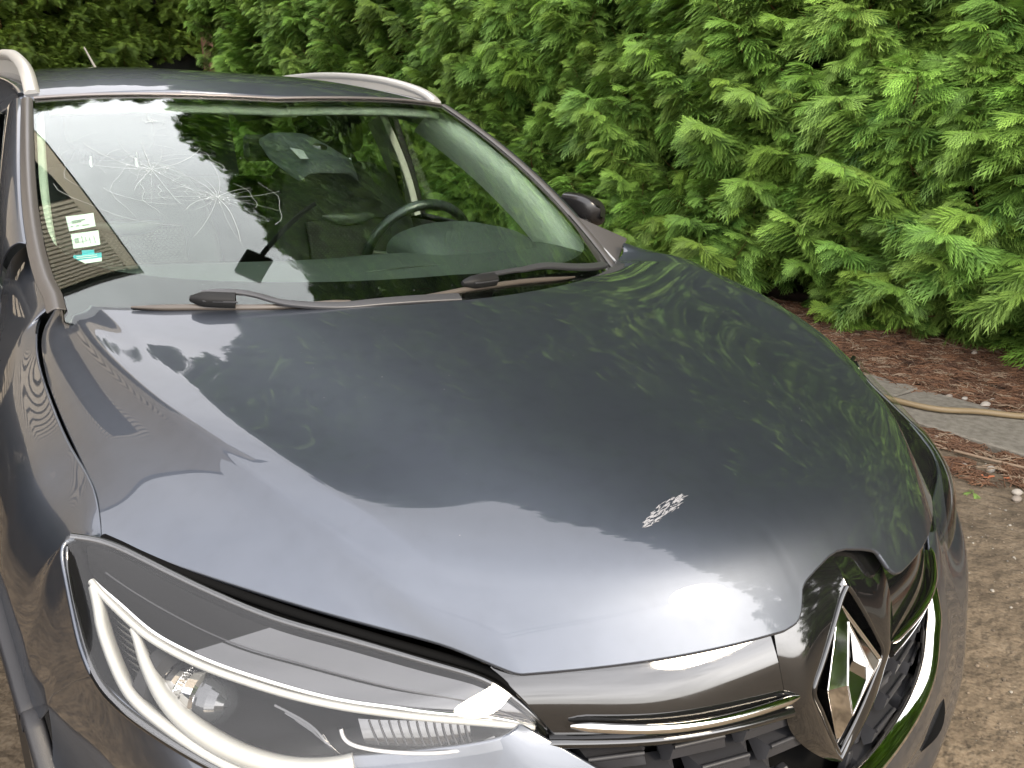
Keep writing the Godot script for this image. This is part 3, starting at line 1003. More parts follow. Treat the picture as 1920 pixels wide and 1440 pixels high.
func build_emblem() -> void:
	var e := Node3D.new()
	e.name = "front_emblem"
	car.add_child(e, true)
	# gloss black nose: from the bonnet cut-out round a sunk diamond pocket down to its chin
	var outer := vs([0, 0.945, -0.078, 0.060, 0.930, -0.068, 0.100, 0.895, -0.048, 0.122, 0.855, -0.028, 0.126, 0.805, -0.008, 0.120, 0.756, 0.004, 0.112, 0.722, 0.006, 0.092, 0.690, 0.013, 0.050, 0.652, 0.020, 0, 0.618, 0.022])
	var inner := vs([0, 0.876, -0.008, 0.012, 0.863, -0.006, 0.027, 0.842, -0.001, 0.045, 0.815, 0.005, 0.063, 0.787, 0.010, 0.077, 0.762, 0.014, 0.066, 0.737, 0.017, 0.048, 0.706, 0.019, 0.026, 0.670, 0.020, 0, 0.632, 0.020])
	for s in [1.0, -1.0]:
		var a: Array = outer if s > 0 else mirrored(outer)
		var b: Array = inner if s > 0 else mirrored(inner)
		var c := []
		var deep := []
		for i in a.size():
			c.append(a[i].lerp(b[i], 0.55) + Vector3(0, 0, 0.005))
			deep.append(Vector3(b[i].x * 0.93, lerpf(b[i].y, 0.757, 0.06), b[i].z - 0.040))
		sheet("emblem_surround", net([a, c, b], 60, 12), M.gloss_black, e, Vector3(0, 0, 1))
		var edge := []
		for p in cubic(b, 60): edge.append(p)
		tube("pocket_edge", edge, round_section(0.0035, 0.0035, 8), M.gloss_black, e, Vector3(0, 0.02, 1))
		sheet("pocket_wall", net([b, deep], 60, 3), M.gloss_black, e, Vector3(0, 0, 1))
		var floor_ := []
		for p in deep: floor_.append(Vector3(0, p.y, p.z))
		sheet("pocket_floor", net([deep, floor_], 40, 3), M.soot, e, Vector3(0, 0, 1))
	# faceted chrome diamond: broad outer wall, front facet and inner wall round an open middle
	var rings := [
		vs([0, 0.840, -0.040, 0.062, 0.756, 0.006, 0, 0.645, 0.002, -0.062, 0.756, 0.006]),
		vs([0, 0.850, -0.016, 0.0605, 0.761, 0.023, 0, 0.644, 0.014, -0.0605, 0.761, 0.023]),
		vs([0, 0.828, 0.002, 0.029, 0.760, 0.031, 0, 0.700, 0.029, -0.029, 0.760, 0.031]),
		vs([0, 0.810, -0.014, 0.022, 0.760, 0.004, 0, 0.714, 0.006, -0.022, 0.760, 0.004])]
	var mid := Vector3(0, 0.757, 0.004)
	var st := start()
	for k in 4:
		var side: Vector3 = ((rings[0][k] + rings[0][(k + 1) % 4]) / 2 - mid).normalized()
		for r in 3:
			flat_quad_into(st, rings[r][k], rings[r][(k + 1) % 4], rings[r + 1][(k + 1) % 4], rings[r + 1][k], [side + Vector3(0, 0, 0.3), side * 0.3 + Vector3(0, 0, 1), -side][r])
	tag(obj("diamond", st, M.chrome, e), "faceted chrome diamond emblem, open in the middle")
	st = start()
	for k in 4:
		sweep_into(st, [rings[1][k], rings[1][k].lerp(rings[1][(k + 1) % 4], 0.5), rings[1][(k + 1) % 4]], round_section(0.0012, 0.0012, 6), Vector3(0, 0.1, 1))
		sweep_into(st, [rings[2][k], rings[2][k].lerp(rings[2][(k + 1) % 4], 0.5), rings[2][(k + 1) % 4]], round_section(0.0012, 0.0012, 6), Vector3(0, 0.1, 1))
	obj("diamond_edges", st, M.chrome, e)
	for k in 4:
		st = start()
		box_into(st, Vector3(0.002, 0.735 + 0.016 * k, -0.004 - 0.004 * k), Vector3(0.022, 0.003, 0.006), Basis(Vector3(0, 0, 1), 0.25), 0.001)
		obj("emblem_rib", st, M.grey_plastic, e)

func build_glass() -> void:
	var screen := Node3D.new()
	screen.name = "windscreen"
	car.add_child(screen, true)
	panel("pane", screen_grid(0.0), 0.005, M.screen, screen)
	# black border printed round the glass, wide at the foot
	var g := []
	var inner := []
	var n := 120
	for i in n + 1:
		var f := TAU * i / n
		var x := cos(f)
		var y := sin(f)
		var k := pow(pow(absf(x), 13.0) + pow(absf(y), 13.0), -1.0 / 13.0)
		var q := Vector2(x * k, y * k)
		var ea := q.x * (1.0 + (0.03 if q.x < 0 else 0.085) * sin(PI * clampf(pow(maxf((q.y + 1) / 2, 0), 0.6), 0, 1)) * pow(absf(q.x), 4))
		# outer rim follows a square, inner rim a rounded one
		var big := Vector2(x, y) / maxf(absf(x), absf(y))
		var ta := (big.y * 0.5 + 0.5) * 1.07 - 0.07
		var oa := big.x * (1.0 + (0.03 if big.x < 0 else 0.085) * sin(PI * clampf(pow(maxf(ta, 0), 0.6), 0, 1)) * pow(absf(big.x), 4))
		var ti := lerpf(0.108, 0.945, q.y * 0.5 + 0.5)
		var ai := ea * (0.985 if ea < 0 else 0.975)
		inner.append([ai, ti])
		var r := []
		for s in 4:
			var a := lerpf(oa, ai, s / 3.0)
			var t := lerpf(ta, ti, s / 3.0)
			r.append(screen_point(a, t) - screen_normal(clampf(a, -1, 1), t) * 0.0065)
		g.append(r)
	sheet("black_border", g, M.soot, screen)
	# cracks: two stars, each with long shards and broken rings
	var st := start()
	var cr := RandomNumberGenerator.new()
	cr.seed = 15
	for star in [[-0.700, 0.525, 0.26, 17, 0.9], [-0.552, 0.404, 0.24, 19, 0.8], [-0.62, 0.80, 0.10, 3, 0.5]]:
		for k in star[3]:
			var ang: float = TAU * (k + cr.randf_range(-0.35, 0.35)) / star[3]
			var long: float = star[2] * cr.randf_range(0.25, 1.0)
			var c := Vector2(star[0], star[1])
			var pts := [c + Vector2(cos(ang), sin(ang) * 0.8) * 0.008]
			var dir := ang
			var bend := cr.randf_range(-1.3, 1.3)
			for s in 9:
				dir += bend * 0.09 + cr.randf_range(-0.06, 0.06)
				c += Vector2(cos(dir), sin(dir) * 0.8) * long / 9.0
				pts.append(c)
			crack_into(st, pts, 0.00016 + 0.00036 * pow(cr.randf(), 2.0))
		for ring in 11:
			var rad: float = star[2] * (0.15 + 0.10 * ring)
			var from := cr.randf() * TAU
			var span := cr.randf_range(0.5, 1.7)
			var pts := []
			for s in 10:
				var a := from + span * s / 9.0
				pts.append(Vector2(star[0] + cos(a) * rad * (1.0 + 0.04 * sin(s * 1.3)), star[1] + sin(a) * rad * 0.8))
			crack_into(st, pts, 0.00028)
		for k in 34:
			var a := cr.randf() * TAU
			var r: float = star[2] * 0.20 * cr.randf()
			var c := Vector2(star[0] + cos(a) * r * 1.5, star[1] + sin(a) * r * 0.7)
			crack_into(st, [c, c + Vector2(cr.randf_range(-0.006, 0.006), cr.randf_range(-0.006, 0.006))], cr.randf_range(0.0003, 0.0009))
	var specks := start()
	for k in 130:
		var p := Vector2(cr.randf_range(-0.96, 0.96), cr.randf_range(0.02, 0.96))
		crack_speck(specks, p, cr.randf_range(0.0005, 0.0013), cr.randf() * TAU)
	stuff(obj("dust_specks", specks, M.crack, screen))
	tag(stuff(obj("cracks", st, M.crack, screen)), "star shaped cracks in the passenger side of the windscreen")
	# papers stuck inside the glass
	paper("paper_ticket", [[-0.965, 0.31], [-0.896, 0.335], [-0.899, 0.281], [-0.963, 0.251]], M.paper, screen, 0.012)
	var wallet := paper("insurance_slip", [[-0.961, 0.241], [-0.895, 0.266], [-0.899, 0.212], [-0.961, 0.186]], M.paper, screen, 0.012)
	paper("teal_label", [[-0.944, 0.184], [-0.916, 0.192], [-0.917, 0.172], [-0.945, 0.163]], M.teal, wallet, 0.0125)
	paper("teal_band", [[-0.964, 0.162], [-0.901, 0.184], [-0.903, 0.166], [-0.966, 0.142]], M.teal, wallet, 0.0125)
	paper("white_band", [[-0.966, 0.142], [-0.903, 0.166], [-0.905, 0.153], [-0.967, 0.128]], M.paper, wallet, 0.0122)
	var ink := mat(lin(0.25, 0.30, 0.28), 0.7)
	for row in [[-0.953, 0.292, -0.92, 0.305], [-0.953, 0.285, -0.93, 0.295], [-0.957, 0.270, -0.952, 0.272], [-0.945, 0.274, -0.938, 0.277], [-0.93, 0.279, -0.912, 0.286]]:
		paper("print", [[row[0], row[1]], [row[2], row[3]], [row[2], row[3] - 0.004], [row[0], row[1] - 0.004]], ink, wallet, 0.0105)
	for row in [[-0.955, 0.222, -0.945, 0.226, 0.016], [-0.938, 0.235, -0.936, 0.236, 0.03], [-0.930, 0.232, -0.928, 0.233, 0.016], [-0.921, 0.232, -0.919, 0.233, 0.02], [-0.910, 0.240, -0.908, 0.241, 0.026]]:
		paper("print", [[row[0], row[1]], [row[2], row[3]], [row[2], row[3] - row[4]], [row[0], row[1] - row[4]]], ink, wallet, 0.0105)
	for row in 2:
		paper("print", [[-0.958, 0.157 - 0.006 * row], [-0.912, 0.173 - 0.006 * row], [-0.912, 0.171 - 0.006 * row], [-0.958, 0.155 - 0.006 * row]], M.paper, wallet, 0.0108)

func crack_into(st: SurfaceTool, pts: Array, w: float) -> void:
	for i in pts.size() - 1:
		var p: Vector2 = pts[i]
		var q: Vector2 = pts[i + 1]
		if absf(q.x) > 0.99 or q.y < 0.1 or q.y > 0.95: return
		var na := screen_normal(p.x, p.y)
		var a := screen_point(p.x, p.y) + na * 0.0012
		var b := screen_point(q.x, q.y) + na * 0.0012
		var s := (b - a).cross(na).normalized() * w * (1.0 - 0.5 * i / pts.size())
		flat_quad_into(st, a - s, b - s * 0.8, b + s * 0.8, a + s, na)

func crack_speck(st: SurfaceTool, p: Vector2, r: float, turn: float) -> void:
	var n := screen_normal(p.x, p.y)
	var o := screen_point(p.x, p.y) + n * 0.0011
	var x := n.cross(Vector3(cos(turn), 0.1, sin(turn))).normalized()
	var y := n.cross(x)
	flat_quad_into(st, o + x * r, o + y * r * 0.8, o - x * r * 1.2, o - y * r * 0.7, n)

func paper(called: String, q: Array, m: Material, parent: Node3D, depth: float) -> MeshInstance3D:
	var c := []
	for e in q: c.append(Vector3(e[0], e[1], 0))
	var g := []
	for r in net([[c[0], c[1]], [c[3], c[2]]], 6, 5):
		var o := []
		for p in r: o.append(screen_point(p.x, p.y) - screen_normal(clampf(p.x, -1, 1), p.y) * depth)
		g.append(o)
	return sheet(called, g, m, parent)

func on_screen(a: Array, lift: float, n := 40) -> Array:
	var p := []
	for q in a: p.append(Vector3(q[0], q[1], q[2] if q.size() > 2 else lift))
	var o := []
	for q in cubic(p, n): o.append(screen_point(q.x, q.y) + screen_normal(clampf(q.x, -0.95, 0.95), maxf(q.y, 0.02)) * q.z)
	return o

func build_wipers() -> void:
	for w in [
		{"blade": [[-0.867, -0.002], [-0.743, 0.016], [-0.639, 0.023], [-0.558, 0.027], [-0.45, 0.035], [-0.364, 0.040]], "arm": [[-0.715, 0.034, 0.022], [-0.67, 0.042, 0.022], [-0.61, 0.042, 0.020], [-0.565, 0.032, 0.016], [-0.511, 0.022, 0.014], [-0.404, 0.018, 0.012], [-0.315, 0.022, 0.012], [-0.189, 0.024, 0.012], [-0.063, 0.020, 0.012]], "knuckle": [[-0.742, 0.024], [-0.645, 0.026]]},
		{"blade": [[-0.41, 0.010], [-0.32, 0.018], [-0.183, 0.036], [-0.025, 0.051], [0.109, 0.060], [0.312, 0.064], [0.562, 0.050]], "arm": [[0.033, 0.064, 0.022], [0.075, 0.070, 0.022], [0.215, 0.082, 0.020], [0.288, 0.086, 0.018], [0.407, 0.089, 0.018], [0.59, 0.070, 0.014], [0.842, 0.035, 0.014]], "knuckle": [[-0.022, 0.056], [0.112, 0.064]]}]:
		var o := Node3D.new()
		o.name = "wiper"
		car.add_child(o, true)
		var up := Vector3(0, 0.85, 0.45)
		var blade_taper := []
		for i in 40: blade_taper.append(minf(1.0, 0.35 + 0.16 * minf(i, 39 - i)))
		tube("blade", on_screen(w.blade, 0.005), [Vector2(0.008, -0.006), Vector2(0.005, 0.001), Vector2(0.0, 0.005), Vector2(-0.005, 0.001), Vector2(-0.008, -0.006)], M.blade, o, up, blade_taper)
		var sc := []
		for i in 40: sc.append(lerpf(0.8, 1.5, smoothstep(0.25, 1.0, i / 39.0)))
		tube("arm", on_screen(w.arm, 0.02), box_section(0.015, 0.008, 0.45), M.arm, o, up, sc)
		var ks := []
		for i in 14: ks.append(0.35 + 0.65 * sin(PI * 0.5 * minf(1.0, i / 5.0)))
		var holder := tube("blade_holder", on_screen(w.knuckle, 0.016, 14), box_section(0.026, 0.026, 0.5), M.black, o, up, ks)
		var kn := on_screen(w.knuckle, 0.020, 14)
		var lip := []
		for q in kn.slice(3): lip.append(q + Vector3(0, -0.004, 0.012))
		tube("holder_edge", lip, box_section(0.003, 0.003, 0.3), M.arm, holder, up)
	# cowl: the black trough below the glass
	var g := []
	for j in 4:
		var r := []
		for i in 31:
			var a := lerpf(-0.97, 0.97, i / 30.0)
			r.append(screen_point(a, -0.03) + Vector3(0, -0.03 - 0.012 * (j % 2), 0.035 * j + 0.005))
		g.append(r)
	sheet("cowl_trough", g, M.black, car)
	var nozzle := start()
	box_into(nozzle, Vector3(-0.298, 1.086, -0.872), Vector3(0.016, 0.007, 0.010), Basis(Vector3.UP, 0.15), 0.004)
	obj("washer_jet", nozzle, M.lamp_trim, car)

func build_roof() -> void:
	var rows := [
		vs([-0.660, 1.435, -2.16, -0.625, 1.470, -2.055, -0.596, 1.472, -2.022, -0.32, 1.500, -1.965, 0, 1.500, -1.945, 0.32, 1.507, -1.965, 0.600, 1.497, -2.022, 0.63, 1.485, -2.055, 0.668, 1.44, -2.16]),
		vs([-0.670, 1.450, -2.35, -0.628, 1.500, -2.26, -0.590, 1.515, -2.20, -0.32, 1.543, -2.15, 0, 1.548, -2.13, 0.32, 1.546, -2.15, 0.592, 1.523, -2.20, 0.632, 1.505, -2.26, 0.675, 1.452, -2.35]),
		vs([-0.672, 1.458, -2.75, -0.628, 1.525, -2.70, -0.585, 1.548, -2.66, -0.32, 1.578, -2.60, 0, 1.583, -2.58, 0.32, 1.578, -2.60, 0.588, 1.550, -2.66, 0.63, 1.526, -2.70, 0.675, 1.458, -2.75]),
		vs([-0.668, 1.455, -3.4, -0.62, 1.528, -3.4, -0.578, 1.552, -3.4, -0.32, 1.58, -3.4, 0, 1.587, -3.4, 0.32, 1.58, -3.4, 0.58, 1.552, -3.4, 0.622, 1.528, -3.4, 0.67, 1.455, -3.4]),
		vs([-0.65, 1.42, -4.15, -0.60, 1.49, -4.15, -0.56, 1.512, -4.15, -0.32, 1.54, -4.18, 0, 1.547, -4.2, 0.32, 1.54, -4.18, 0.56, 1.512, -4.15, 0.60, 1.49, -4.15, 0.65, 1.42, -4.15])]
	var wide := []
	for r in rows: wide.append(cubic(r, 61))
	panel("roof", columns(wide, 40), 0.012, M.paint, car)
	# seam along the top of the glass, over the edge of the pane
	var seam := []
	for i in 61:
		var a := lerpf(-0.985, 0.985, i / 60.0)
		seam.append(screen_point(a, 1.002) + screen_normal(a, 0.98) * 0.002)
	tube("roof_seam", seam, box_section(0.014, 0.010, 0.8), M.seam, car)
	# roof rails
	for s in [-1.0, 1.0]:
		var path := vs([-0.598, 1.476, -2.045, -0.592, 1.520, -2.125, -0.586, 1.556, -2.245, -0.580, 1.590, -2.48, -0.575, 1.604, -2.85, -0.57, 1.604, -3.4, -0.565, 1.575, -3.9, -0.565, 1.53, -4.0]) if s < 0 else vs([0.600, 1.500, -2.048, 0.618, 1.534, -2.17, 0.630, 1.568, -2.38, 0.640, 1.592, -2.62, 0.655, 1.612, -3.0, 0.655, 1.612, -3.5, 0.63, 1.58, -3.95, 0.62, 1.54, -4.0])
		var p := cubic(path, 60)
		var rail := tube("roof_rail", p, box_section(0.036, 0.030, 0.7), M.rail, car)
		if s < 0: tag(rail, "satin silver roof rail on the passenger side")
		# web between rail and roof
		var low := []
		for q in p:
			low.append(Vector3(q.x * 0.985, minf(q.y - 0.005, 1.54 - 0.9 * pow(maxf(0.0, -2.6 - q.z) * 0.0, 2.0) - 0.12 * maxf(0.0, q.z + 2.5)), q.z))
		var st := start()
		for i in range(0, 59):
			var w := Vector3(0.010, 0, 0)
			flat_quad_into(st, p[i] + w, p[i + 1] + w, low[i + 1] + w, low[i] + w, Vector3(1, 0, 0))
			flat_quad_into(st, p[i] - w, p[i + 1] - w, low[i + 1] - w, low[i] - w, Vector3(-1, 0, 0))
		obj("rail_web", st, M.rail, rail)
	# aerial
	tube("aerial", [Vector3(-0.10, 1.575, -3.70), Vector3(-0.112, 1.645, -3.80), Vector3(-0.122, 1.715, -3.90)], round_section(0.006, 0.006, 6), M.aerial, car, Vector3(0, 0, 1), [1.3, 0.9, 0.6])
	# pillars beside the glass
	for s in [-1.0, 1.0]:
		var trim := [[], [], []]
		var skin := [[], [], [], [], []]
		for i in 25:
			var t := lerpf(-0.04, 1.0, i / 24.0)
			var e := screen_edge(s, t)
			var w := lerpf(1.0, 0.8, t)
			trim[0].append(e + Vector3(-0.004 * s, 0.004, 0.002))
			trim[1].append(e + Vector3(0.012 * s, 0.008, 0.004) * w)
			trim[2].append(e + Vector3(0.026 * s, 0.000, -0.002) * w)
			var o := [Vector3(0.026, 0.002, -0.001), Vector3(0.040, 0.002, -0.012), Vector3(0.056, -0.016, -0.04), Vector3(0.066, -0.045, -0.075), Vector3(0.070, -0.075, -0.105)]
			if t > 0.14:
				for k in 5: skin[k].append(e + Vector3(o[k].x * s, o[k].y, o[k].z) * w)
		panel("screen_trim", columns(trim, 7), 0.004, M.rubber_trim, car, Vector3(s, 1, 1))
		panel("windscreen_pillar", columns(skin, 14), 0.004, M.paint, car, Vector3(s, 1, 1))
		# scuttle corner between glass, pillar and bonnet
		if s > 0:
			var a := vs([0.700, 1.186, -1.418, 0.672, 1.122, -1.31, 0.626, 1.066, -1.200])
			var b := vs([0.780, 1.133, -1.277, 0.722, 1.109, -1.235, 0.668, 1.086, -1.192])
			panel("scuttle_corner", net([a, b], 14, 5), 0.004, M.rubber_trim, car, Vector3(1, 1, 1))
			tube("scuttle_strip", [Vector3(0.716, 1.168, -1.42), Vector3(0.71, 1.125, -1.33), Vector3(0.66, 1.087, -1.19)], box_section(0.006, 0.006, 0.5), M.lamp_trim, car, Vector3(0.3, 0.8, 0.5))

func build_doors() -> void:
	for s in [-1.0, 1.0]:
		var belt := []
		var wide := []
		for q in [[0.775, 1.075], [0.812, 1.03], [0.862, 0.90], [0.885, 0.70], [0.875, 0.45], [0.84, 0.28]]:
			var r := []
			for z in [-1.46, -1.9, -2.5, -3.1, -3.7, -4.2]:
				r.append(Vector3((q[0] - 0.02 * pow(maxf(0.0, -3.2 - z), 2.0)) * s, q[1] + 0.02 * (-1.5 - z) * (1.0 if q[1] > 1.0 else 0.0), z))
			wide.append(cubic(r, 20))
		panel("door", columns(wide, 16), 0.02, M.paint, car, Vector3(s, 0.2, 0))
		for e in [[-1.52, -2.42], [-2.56, -3.35], [-3.45, -3.95]]:
			var st := start()
			var f := 0.30 if e[0] > -1.6 else 0.0
			grid_into(st, net([[Vector3(0.772 * s, 1.08, e[0]), Vector3(0.772 * s, 1.10, e[1])], [Vector3(0.668 * s, 1.445, e[0] - 0.62 * f / 0.30 * 1.0), Vector3(0.668 * s, 1.452, e[1])]], 8, 6), Vector3(s, 0.3, 0))
			obj("side_window", st, M.side_glass, car)
		for z in [-2.49, -3.40]:
			tube("door_pillar", [Vector3(0.775 * s, 1.06, z + 0.02), Vector3(0.728 * s, 1.26, z), Vector3(0.668 * s, 1.46, z - 0.03)], box_section(0.09, 0.03, 0.3), M.black, car, Vector3(s, 0.3, 0))
		# mirror
		var st := start()
		var rows := []
		for k in 13:
			var f := k / 12.0
			var rr := pow(maxf(0.0, 1.0 - pow(f, 3.2)), 0.5) if f < 1.0 else 0.001
			var ring := []
			for j in 25:
				var a := TAU * j / 24.0
				var ca := signf(cos(a)) * pow(absf(cos(a)), 0.65)
				var sa := signf(sin(a)) * pow(absf(sin(a)), 0.65)
				ring.append(Vector3((0.918 + 0.064 * ca * maxf(rr, 0.02)) * s, 1.176 + 0.052 * sa * maxf(rr, 0.02) - 0.012 * ca, -1.68 + 0.13 * f))
			rows.append(ring)
		grid_into(st, rows, Vector3(0, 0.2, 1))
		var fold := obj("door_mirror", st, M.mirror_shell, car)
		tube("mirror_foot", [Vector3(0.79 * s, 1.08, -1.60), Vector3(0.84 * s, 1.12, -1.60), Vector3(0.90 * s, 1.15, -1.60)], box_section(0.05, 0.03, 0.5), M.black, fold)
	var st := start()
	grid_into(st, net([vs([-0.6, 1.46, -4.2, 0, 1.5, -4.25, 0.6, 1.46, -4.2]), vs([-0.72, 1.05, -4.42, 0, 1.05, -4.5, 0.72, 1.05, -4.42]), vs([-0.75, 0.4, -4.4, 0, 0.4, -4.45, 0.75, 0.4, -4.4])], 12, 12), Vector3(0, 0, -1))
	obj("tailgate", st, M.paint, car)

func build_cabin() -> void:
	var cabin := Node3D.new()
	cabin.name = "cabin"
	car.add_child(cabin, true)
	# headliner
	var rows := []
	for q in [[-2.0, 1.455], [-2.3, 1.495], [-2.9, 1.525], [-3.6, 1.525], [-4.1, 1.48]]:
		rows.append([Vector3(-0.64, q[1] - 0.05, q[0] - 0.1), Vector3(-0.56, q[1] - 0.015, q[0] - 0.04), Vector3(0, q[1] + 0.012, q[0] + 0.06), Vector3(0.56, q[1] - 0.015, q[0] - 0.04), Vector3(0.64, q[1] - 0.05, q[0] - 0.1)])
	sheet("headliner", net(rows, 20, 20), M.headliner, cabin, Vector3.DOWN)
	# pale inner pillar trims
	for s in [-1.0, 1.0]:
		var a := []
		var b := []
		var c := []
		for i in 16:
			var t := lerpf(0.06, 0.98, i / 15.0)
			var e := screen_edge(s, t)
			a.append(e + Vector3(-0.012 * s, -0.012, -0.006))
			b.append(e + Vector3(-0.052 * s, -0.035, -0.045) * (1.0 if s > 0 else 0.6))
			c.append(e + Vector3(-0.040 * s, -0.08, -0.14) * (1.0 if s > 0 else 0.7))
		sheet("pillar_trim", columns([a, b, c], 9), M.trim_pale, cabin, Vector3(-s, 0.3, 0.6))
		tube("door_pillar_trim", cubic([Vector3(0.735 * s, 1.08, -2.47), Vector3(0.70 * s, 1.25, -2.50), Vector3(0.638 * s, 1.445, -2.56)], 12), box_section(0.13, 0.03, 0.3), M.trim_pale, cabin, Vector3(s, 0.3, 0))
		tube("seat_belt", [Vector3(0.66 * s, 1.38, -2.50), Vector3(0.69 * s, 1.2, -2.46), Vector3(0.70 * s, 0.9, -2.46)], box_section(0.045, 0.004, 0.2), M.dark_cloth, cabin, Vector3(s, 0, 0))
		var st := start()
		box_into(st, Vector3(0.76 * s, 0.75, -2.7), Vector3(0.04, 0.32, 1.2), Basis.IDENTITY, 0.02)
		obj("door_lining", st, M.dark_cloth, cabin)
	# header trim above the glass
	var hd := []
	for i in 21:
		var a := lerpf(-0.93, 0.93, i / 20.0)
		hd.append(screen_point(a, 0.965) + Vector3(0, -0.025, -0.03))
	tube("header_trim", hd, box_section(0.05, 0.025, 0.5), M.trim_pale, cabin)
	# dashboard
	var dash := Node3D.new()
	dash.name = "dashboard"
	cabin.add_child(dash, true)
	rows = [
		vs([-0.66, 1.105, -1.215, -0.5, 1.095, -1.11, -0.25, 1.085, -1.03, 0, 1.078, -1.00, 0.25, 1.078, -1.03, 0.45, 1.072, -1.10, 0.63, 1.07, -1.22]),
		vs([-0.70, 1.112, -1.35, -0.5, 1.118, -1.26, -0.25, 1.108, -1.20, 0, 1.102, -1.19, 0.25, 1.100, -1.21, 0.45, 1.100, -1.26, 0.68, 1.10, -1.35]),
		vs([-0.72, 1.105, -1.52, -0.5, 1.112, -1.49, -0.25, 1.105, -1.47, 0, 1.100, -1.46, 0.25, 1.10, -1.48, 0.45, 1.10, -1.49, 0.72, 1.10, -1.52]),
		vs([-0.72, 1.03, -1.60, -0.5, 1.03, -1.60, -0.25, 1.02, -1.60, 0, 1.02, -1.60, 0.25, 1.02, -1.60, 0.45, 1.02, -1.60, 0.72, 1.03, -1.60]),
		vs([-0.72, 0.75, -1.5, -0.5, 0.75, -1.5, -0.25, 0.75, -1.5, 0, 0.75, -1.5, 0.25, 0.75, -1.5, 0.45, 0.75, -1.5, 0.72, 0.75, -1.5])]
	panel("dash_top", net(rows, 50, 40), 0.01, M.dash, dash)
	# raised speaker lid in the middle of the top
	var lid := []
	for j in 5:
		var r := []
		for i in 15:
			var f := i / 14.0
			r.append(Vector3(lerpf(-0.12, 0.16, f), 1.104 + 0.004 * sin(PI * f) + 0.002 * sin(PI * j / 4.0), -1.225 - 0.05 * j - 0.03 * f))
		lid.append(r)
	panel("speaker_lid", lid, 0.004, M.dash, dash)
	# instrument hood
	var dome := []
	for j in 9:
		var z := -1.36 - 0.03 * j
		var r := []
		for i in 25:
			var a := PI * i / 24.0
			var sq := sin(PI * 0.5 * minf(1.0, (j + 0.6) / 5.0))
			r.append(Vector3(0.375 + 0.205 * cos(a) * (0.72 + 0.28 * sq), 1.088 + 0.074 * pow(sin(a), 0.8) * sq, z))
		dome.append(r)
	panel("instrument_hood", dome, 0.01, M.dash, dash)
	# steering wheel
	var at := Vector3(0.385, 1.035, -1.80)
	var bs := Basis(Vector3.RIGHT, 0.42)
	var ring := []
	for i in 49:
		var a := TAU * i / 48.0
		ring.append(at + bs * Vector3(cos(a) * 0.18, sin(a) * 0.18, 0))
	var wheel := tube("steering_wheel", ring, round_section(0.0155, 0.0155, 10), M.leather, cabin, bs * Vector3(0, 0, 1))
	var st := start()
	box_into(st, at + bs * Vector3(0, -0.01, 0.02), Vector3(0.075, 0.06, 0.03), bs, 0.02)
	obj("wheel_hub", st, M.black, wheel)
	for s in [-1.0, 1.0]:
		tube("wheel_spoke", [at + bs * Vector3(0.06 * s, 0, 0.015), at + bs * Vector3(0.17 * s, 0.01, 0)], box_section(0.012, 0.04, 0.4), M.satin, wheel, bs * Vector3(0, 1, 0))
	# seats
	for sx in [0.36, -0.36]:
		var seat := Node3D.new()
		seat.name = "front_seat"
		cabin.add_child(seat, true)
		rows = []
		for q in [[0.55, -2.10, 0.22, 0.05], [0.72, -2.15, 0.25, 0.06], [0.95, -2.22, 0.27, 0.06], [1.10, -2.27, 0.265, 0.055], [1.20, -2.31, 0.24, 0.045], [1.275, -2.345, 0.19, 0.03], [1.295, -2.36, 0.10, 0.015]]:
			rows.append([Vector3(sx - q[2], q[0] - 0.01, q[1] - 0.06), Vector3(sx - q[2] * 0.92, q[0], q[1] + q[3] * 0.7), Vector3(sx - q[2] * 0.5, q[0], q[1] + q[3] * 0.2), Vector3(sx, q[0], q[1]), Vector3(sx + q[2] * 0.5, q[0], q[1] + q[3] * 0.2), Vector3(sx + q[2] * 0.92, q[0], q[1] + q[3] * 0.7), Vector3(sx + q[2], q[0] - 0.01, q[1] - 0.06)])
		panel("backrest", net(rows, 30, 30), 0.06, M.dark_cloth, seat, Vector3(0, 0.3, 1))
		var pad := []
		for q in [[0.62, -2.105], [0.9, -2.185], [1.04, -2.225], [1.10, -2.245]]:
			pad.append([Vector3(sx - 0.15, q[0], q[1] + 0.012), Vector3(sx, q[0], q[1] + 0.010), Vector3(sx + 0.15, q[0], q[1] + 0.012)])
		panel("backrest_panel", net(pad, 14, 14), 0.02, M.mesh_cloth, seat, Vector3(0, 0.3, 1))
		tube("backrest_bar", cubic([Vector3(sx - 0.10, 1.118, -2.235), Vector3(sx, 1.106, -2.222), Vector3(sx + 0.10, 1.118, -2.235)], 12), round_section(0.012, 0.020, 10), M.dash, seat, Vector3.UP, [0.2, 0.6, 0.85, 1, 1, 1, 1, 1, 1, 0.85, 0.6, 0.2])
		st = start()
		lathe_head(st, Vector3(sx, 1.395, -2.36))
		obj("headrest", st, M.dark_cloth, seat)
		for s in [-1.0, 1.0]:
			tube("headrest_post", [Vector3(sx + 0.065 * s, 1.27, -2.35), Vector3(sx + 0.065 * s, 1.34, -2.36)], round_section(0.006, 0.006, 8), M.satin, seat, Vector3.FORWARD)
		st = start()
		box_into(st, Vector3(sx, 0.5, -1.95), Vector3(0.25, 0.09, 0.27), Basis.IDENTITY, 0.05)
		obj("cushion", st, M.dark_cloth, seat)
	st = start()
	box_into(st, Vector3(0, 0.85, -3.2), Vector3(0.66, 0.34, 0.10), Basis(Vector3.RIGHT, -0.2), 0.05)
	obj("rear_bench", st, M.dark_cloth, cabin)
	st = start()
	box_into(st, Vector3(0, 0.3, -2.6), Vector3(0.82, 0.04, 1.75))
	obj("cabin_floor", st, M.soot, cabin)
	st = start()
	box_into(st, Vector3(0, 0.7, -1.25), Vector3(0.74, 0.3, 0.04))
